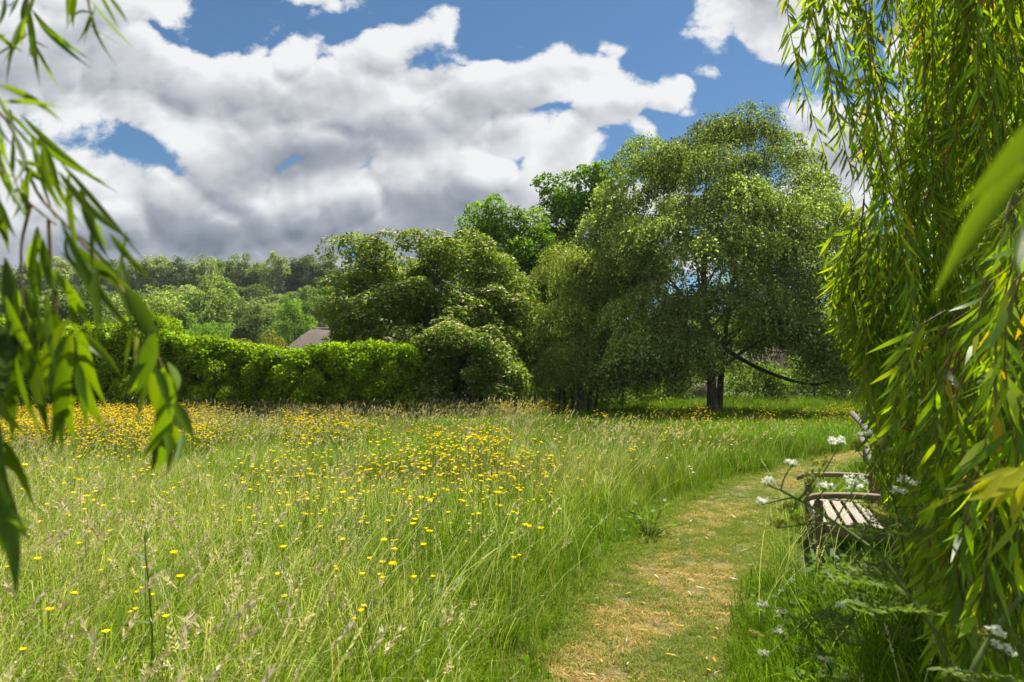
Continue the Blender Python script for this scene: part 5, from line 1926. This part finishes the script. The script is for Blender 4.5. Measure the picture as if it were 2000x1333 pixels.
def flush(name, label, cat):
    o = scatter(name, None, np.concatenate(pts), np.concatenate(idx), np.concatenate(rot), np.concatenate(scl), np.concatenate(tin), label, cat)
    for l in (pts, idx, rot, scl, tin):
        l.clear()
    return o


def zone(x, y):
    off = path_pos(np.stack([x, y], 1))
    meadow = off < -1.02
    edge = sm(-off, 1.0, 2.4)                     # 0 beside the path, 1 out in the meadow
    return off, meadow, edge


def straw_share(x, y, edge):
    s = 0.12 + 0.80 * vnoise(x, y, 1.9) * vnoise(x + 40, y, 0.7) * 1.5
    s = s + 0.38 * sm(-x / np.maximum(y, 1), 0.25, 0.6) * sm(y, 12, 7)
    s = s * (1 - 0.6 * sm(x, -1, 3) * sm(y, 13, 18))
    front = sm(y, 4.6, 3.4) * sm(x / y, -0.45, -0.15)
    return np.clip(s * (0.15 + 0.85 * edge) * (1 - 0.6 * front), 0.02, 0.95)


def meadow_tint(x, y):
    v = 0.52 + 0.48 * vnoise(x + 7, y + 3, 2.6)
    h = vnoise(x - 20, y + 50, 4.0)
    return np.stack([v * (0.88 + 0.24 * h), v, v * (0.95 - 0.3 * h)], 1)


for y0, y1, dens, far in ((1.7, 3.0, 230, 0), (3.0, 5.0, 210, 0), (5.0, 8.0, 150, 0), (8.0, 12.0, 90, 0), (12.0, 18.0, 26, 1), (18.0, 27.5, 15, 1), (27.5, 38.0, 7, 1), (38.0, 62.0, 2.2, 1)):
    x, y = wedge(y0, y1, dens)
    off, mead, edge = zone(x, y)
    keep = mead & ((y < 26.2) | (x > -1.5) | (y > 36))
    x, y, off, edge = x[keep], y[keep], off[keep], edge[keep]
    ss = straw_share(x, y, edge)
    tt = meadow_tint(x, y)
    hs = 0.42 + 0.62 * edge                       # low beside the path
    hs = hs * (0.85 + 0.3 * vnoise(x + 11, y, 1.1))
    u_ = rng.random(len(x))
    if not far:
        a = u_ < 0.52 - 0.30 * ss
        b_ = (~a) & (u_ < 0.72)
        c = (~a) & (~b_)
        put('green', x[a], y[a], hs[a], tt[a])
        put('mixed', x[b_], y[b_], hs[b_], tt[b_])
        c2 = c & (rng.random(len(x)) < ss)
        put('straw', x[c2], y[c2], hs[c2], tt[c2])
        c3 = c & ~c2
        put('green', x[c3], y[c3], hs[c3] * 0.9, tt[c3])
    else:
        a = u_ < 0.62 - 0.35 * ss
        s_ = 0.98 if y0 < 18 else (1.08 if y0 < 38 else 1.6)
        put('fgreen', x[a], y[a], s_ * (0.6 + 0.4 * hs[a]), tt[a])
        put('fmixed', x[~a], y[~a], s_ * (0.6 + 0.4 * hs[~a]), tt[~a])
for y0, y1, dens in ((1.8, 4.0, 22), (4.0, 9.0, 12)):      # long leaning blades in clumps
    x, y = wedge(y0, y1, dens)
    off, mead, edge = zone(x, y)
    k = mead & (rng.random(len(x)) < edge * sm(vnoise(x + 3, y + 30, 0.8), 0.3, 0.7))
    put('long', x[k], y[k], 0.85, meadow_tint(x[k], y[k]) * 1.1)
flush('meadow_grass', 'long green and straw-tinted meadow grass filling the field', 'grass')

# seed heads standing over the blades
for y0, y1, dens, far in ((1.7, 3.0, 56, 0), (3.0, 5.0, 56, 0), (5.0, 8.0, 42, 0), (8.0, 12.0, 28, 0), (12.0, 18.0, 5.5, 1), (18.0, 27.0, 3.5, 1)):
    x, y = wedge(y0, y1, dens)
    off, mead, edge = zone(x, y)
    ss = straw_share(x, y, edge)
    keep = mead & (rng.random(len(x)) < (0.12 + 1.15 * ss * edge) * (1 - 0.85 * sm(x, -1, 3) * sm(y, 13, 18))) & ((y < 26.4) | (x > -1.5))
    x, y, ss, edge = x[keep], y[keep], ss[keep], edge[keep]
    t = np.ones((len(x), 3)) * (0.72 + 0.3 * rng.random((len(x), 1)))
    if far:
        put('fseed', x, y, 1.0, t)
    else:
        pn = vnoise(x + 5, y + 80, 1.6)
        u_ = rng.random(len(x))
        left = sm(-x / y, 0.1, 0.5)
        a = u_ < 0.12 + 0.28 * left
        b_ = (~a) & (u_ < 0.74)
        c = (~a) & (~b_)
        put('fog', x[a], y[a], 0.95, t[a])
        put('rye', x[b_], y[b_], 0.95, t[b_])
        put('pan', x[c], y[c], 1.0, t[c])
# the pale fringe at the hedge foot
x = rng.uniform(-24, 0.5, 420); y = rng.uniform(24.6, 26.0, 420)
put('fseed', x, y, 1.15, np.ones((420, 3)) * 1.05)
flush('seed_heads', 'pinkish and straw-coloured grass seed heads over the meadow', 'grass')

# rank grass right of the path, round the bench and under the willow
for y0, y1, dens in ((1.3, 4.5, 190), (4.5, 9.0, 100), (9.0, 16.0, 34)):
    x, y = wedge(y0, y1, dens)
    off = path_pos(np.stack([x, y], 1))
    inb = (x > 2.36) & (x < 3.1) & (y > 5.55) & (y < 7.1)
    k = (off > np.where(y < 5.4, 0.86, 1.05)) & (x < 8) & ~(inb & (rng.random(len(x)) < 0.7))
    x, y, off, inb = x[k], y[k], off[k], inb[k]
    e = sm(off, 1.0, 2.2)
    s = (0.40 + 0.58 * e) * np.where(inb, 0.35, 1.0) * (0.8 + 0.4 * vnoise(x, y, 0.8))
    near_bench = (np.abs(y - 5.0) < 0.9) & (x > 1.9) & (x < 3.2)
    s = np.where(near_bench, s * 0.62, s)
    t = meadow_tint(x, y)
    u_ = rng.random(len(x))
    put('rank', x[u_ < 0.6], y[u_ < 0.6], s[u_ < 0.6], t[u_ < 0.6])
    put('green', x[u_ >= 0.6], y[u_ >= 0.6], s[u_ >= 0.6] * 1.2, t[u_ >= 0.6])
    m = rng.random(len(x)) < 0.05
    put('rye', x[m], y[m], 0.9, np.ones((m.sum(), 3)))
flush('rank_grass', 'dark rank grass growing round the bench and under the willow', 'grass')

# short turf of the mown path
for y0, y1, dens in ((2.6, 5.0, 620), (5.0, 9.0, 420), (9.0, 16.0, 190)):
    x, y = wedge(y0, y1, dens)
    off = path_pos(np.stack([x, y], 1))
    k = np.abs(off) < 1.25
    x, y, off = x[k], y[k], off[k]
    wear = sm(vnoise(x, y, 0.75) * 0.62 + vnoise(x + 9, y, 0.28) * 0.38 - 0.42 * np.abs(off + 0.10) ** 1.2 - 0.26 * sm(y, 5.0, 4.2) + 0.36 * sm(y, 4.8, 4.0) * np.exp(-((off + 0.75) / 0.35) ** 2), 0.24, 0.60)
    u_ = rng.random(len(x))
    g = u_ < 0.90 - 0.66 * wear
    d_ = (~g) & (u_ < 0.95)
    v = 0.85 + 0.4 * rng.random((len(x), 1))
    gt = np.concatenate([v * 0.98, v, v * 0.9], 1)
    put('turf', x[g], y[g], (0.8 + 0.8 * sm(np.abs(off[g]), 0.7, 1.2)), gt[g], 1.0, lift=0.014)
    put('dryturf', x[d_], y[d_], 1.0, gt[d_], lift=0.014)
flush('path_turf', 'short mown turf with dry straw patches on the path', 'grass')

# ------------------------------------------------------------------ flowers
def cup_density(x, y):
    u_ = x / y
    far_left = sm(-u_, 0.36, 0.55) * sm(y, 9.5, 13) * 15.0
    mid = np.exp(-((u_ + 0.21) / 0.13) ** 2 - ((y - 6.4) / 2.1) ** 2) * 16.0
    mid2 = np.exp(-((u_ + 0.02) / 0.10) ** 2 - ((y - 7.0) / 1.9) ** 2) * 14.0
    mid3 = np.exp(-((u_ + 0.27) / 0.08) ** 2 - ((y - 14.5) / 1.8) ** 2) * 12.0
    mid4 = np.exp(-((u_ + 0.10) / 0.07) ** 2 - ((y - 12) / 1.6) ** 2) * 8.0
    back = np.exp(-((u_ - 0.02) / 0.06) ** 2 - ((y - 25.5) / 1.5) ** 2) * 8.0
    right = sm(u_, 0.12, 0.25) * sm(y, 9, 14) * 0.5
    left = sm(-u_, 0.3, 0.6) * sm(y, 11, 7) * 2.2
    return (far_left + mid + mid2 + mid3 + mid4 + back + right + left + 0.5) * (0.25 + 1.3 * vnoise(x, y, 0.9))


x, y = wedge(2.4, 27.0, 18.0)
off, mead, edge = zone(x, y)
k = mead & (rng.random(len(x)) < cup_density(x, y) / 18.0 * (0.25 + 0.75 * edge)) & ((y < 26.0) | (x > -1.5))
x, y = x[k], y[k]
order = np.argsort(y)
# single plants near the camera: more of them, one object each
xn, yn = wedge(2.4, 8.5, 44.0, 0.0)
off, mead, edge = zone(xn, yn)
k = mead & (rng.random(len(xn)) < cup_density(xn, yn) / 44.0 * (0.3 + 0.7 * edge) * 2.6) & (np.abs(xn / yn) < 0.74)
xn, yn = xn[k], yn[k]
o_ = np.argsort(yn)[:300]
ymax = yn[o_].max()
far_k = y > ymax
for xx_, yy_ in zip(xn[o_], yn[o_]):
    o = bpy.data.objects.new('buttercup', BCUP[rng.integers(0, len(BCUP))])
    C.objects.link(o)
    o.location = (float(xx_), float(yy_), float(hgt(xx_, yy_)))
    o.rotation_euler = (0, 0, float(rng.random() * 6.28))
    s = float(0.8 + 0.4 * rng.random()) * 1.1
    o.scale = (s, s, s * 1.12)
    tag(o, 'single yellow buttercup in flower among the nearer meadow grass', 'buttercup', 'buttercups in the near meadow')
put('bcup', x[far_k], y[far_k], 1.0, np.ones((far_k.sum(), 3)), 1.32)
xd, yd = wedge(9.0, 26.0, 0.9)
off, mead, edge = zone(xd, yd)
k = mead & (rng.random(len(xd)) < 0.6 * (0.3 + vnoise(xd, yd, 3.0)))
put('daisy', xd[k], yd[k], 1.0, np.ones((k.sum(), 3)))
flush('distant_buttercups', 'yellow drift of buttercups across the back of the meadow', 'buttercups')

# dead willow leaves lying on the path
LEAFC = [(0.60, 0.40, 0.04), (0.48, 0.27, 0.05), (0.55, 0.46, 0.24), (0.36, 0.20, 0.07), (0.50, 0.42, 0.12)]
fl = []
for c in LEAFC:
    mb = MB()
    leaf_strip(mb, (0, -0.045, 0.012), (0, 0.045, 0.016), 0.016, np.array([0, 0, 1.0]), c, 0.06, -0.10, 7, 0.5)
    fl.append(mb.mesh('fallen_leaf', M['petal'], True))
cnt = 0
while cnt < 170:
    i = int(rng.integers(28, 95))
    p = PC[i] + PN[i] * PW[i] * rng.uniform(-1.0, 1.1)
    if p[1] < 2.9 or p[1] > 9 or rng.random() > (4.2 / p[1]):
        continue
    o = bpy.data.objects.new('fallen_leaf', fl[rng.integers(0, len(fl))])
    C.objects.link(o)
    o.location = (float(p[0]), float(p[1]), float(hgt(*p)) + 0.022)
    o.rotation_euler = (float(0.25 * rng.normal()), float(0.3 * rng.normal()), float(rng.random() * 6.28))
    s = float(0.45 + 0.45 * rng.random())
    o.scale = (s, s, s)
    tag(o, 'single dry yellow-brown willow leaf lying on the mown path', 'leaf', 'dead leaves on the path')
    cnt += 1

# low leafy ground cover in the shade under the willow
q = np.random.default_rng(55)
N = 260
cx_ = np.concatenate([q.uniform(1.2, 2.6, 45), q.uniform(1.9, 6.0, 140)])
cy_ = np.concatenate([q.uniform(1.6, 4.2, 45), q.uniform(3.0, 9.5, 140)])
of = path_pos(np.stack([cx_, cy_], 1))
inb = (cx_ > 2.2) & (cx_ < 3.15) & (cy_ > 4.6) & (cy_ < 7.2)
k = (of > 1.35) & ~inb
ctr = np.stack([cx_[k], cy_[k], 0.12 + 0.30 * q.random(k.sum())], 1)
mb = MB()
clump_crown(mb, ctr, 0.14 + 0.10 * q.random(k.sum()), 70, 0.055, [(0.11, 0.19, 0.025), (0.15, 0.24, 0.035), (0.08, 0.15, 0.02)], asp=0.55, flat=0.9)
tag(mb.obj('undergrowth', M['plant']), 'low nettle-like leaves covering the shaded ground under the willow', 'undergrowth', kind='stuff')


# ------------------------------------------------------------------ summer haze
def haze():
    mb = MB()
    box(mb, (0, 375, 31), (1900, 1150, 66), (1, 1, 1))
    m = bpy.data.materials.new('haze_air')
    m.use_nodes = True
    nt = m.node_tree
    nt.nodes.clear()
    out = nt.nodes.new('ShaderNodeOutputMaterial')
    v = nt.nodes.new('ShaderNodeVolumePrincipled')
    v.inputs['Color'].default_value = (0.86, 0.92, 1.0, 1)
    v.inputs['Density'].default_value = 0.00014
    v.inputs['Anisotropy'].default_value = 0.0
    nt.links.new(v.outputs[0], out.inputs['Volume'])
    o = mb.obj('haze', m)
    tag(o, 'thin summer haze softening the distant woods', 'haze', kind='stuff')


haze()
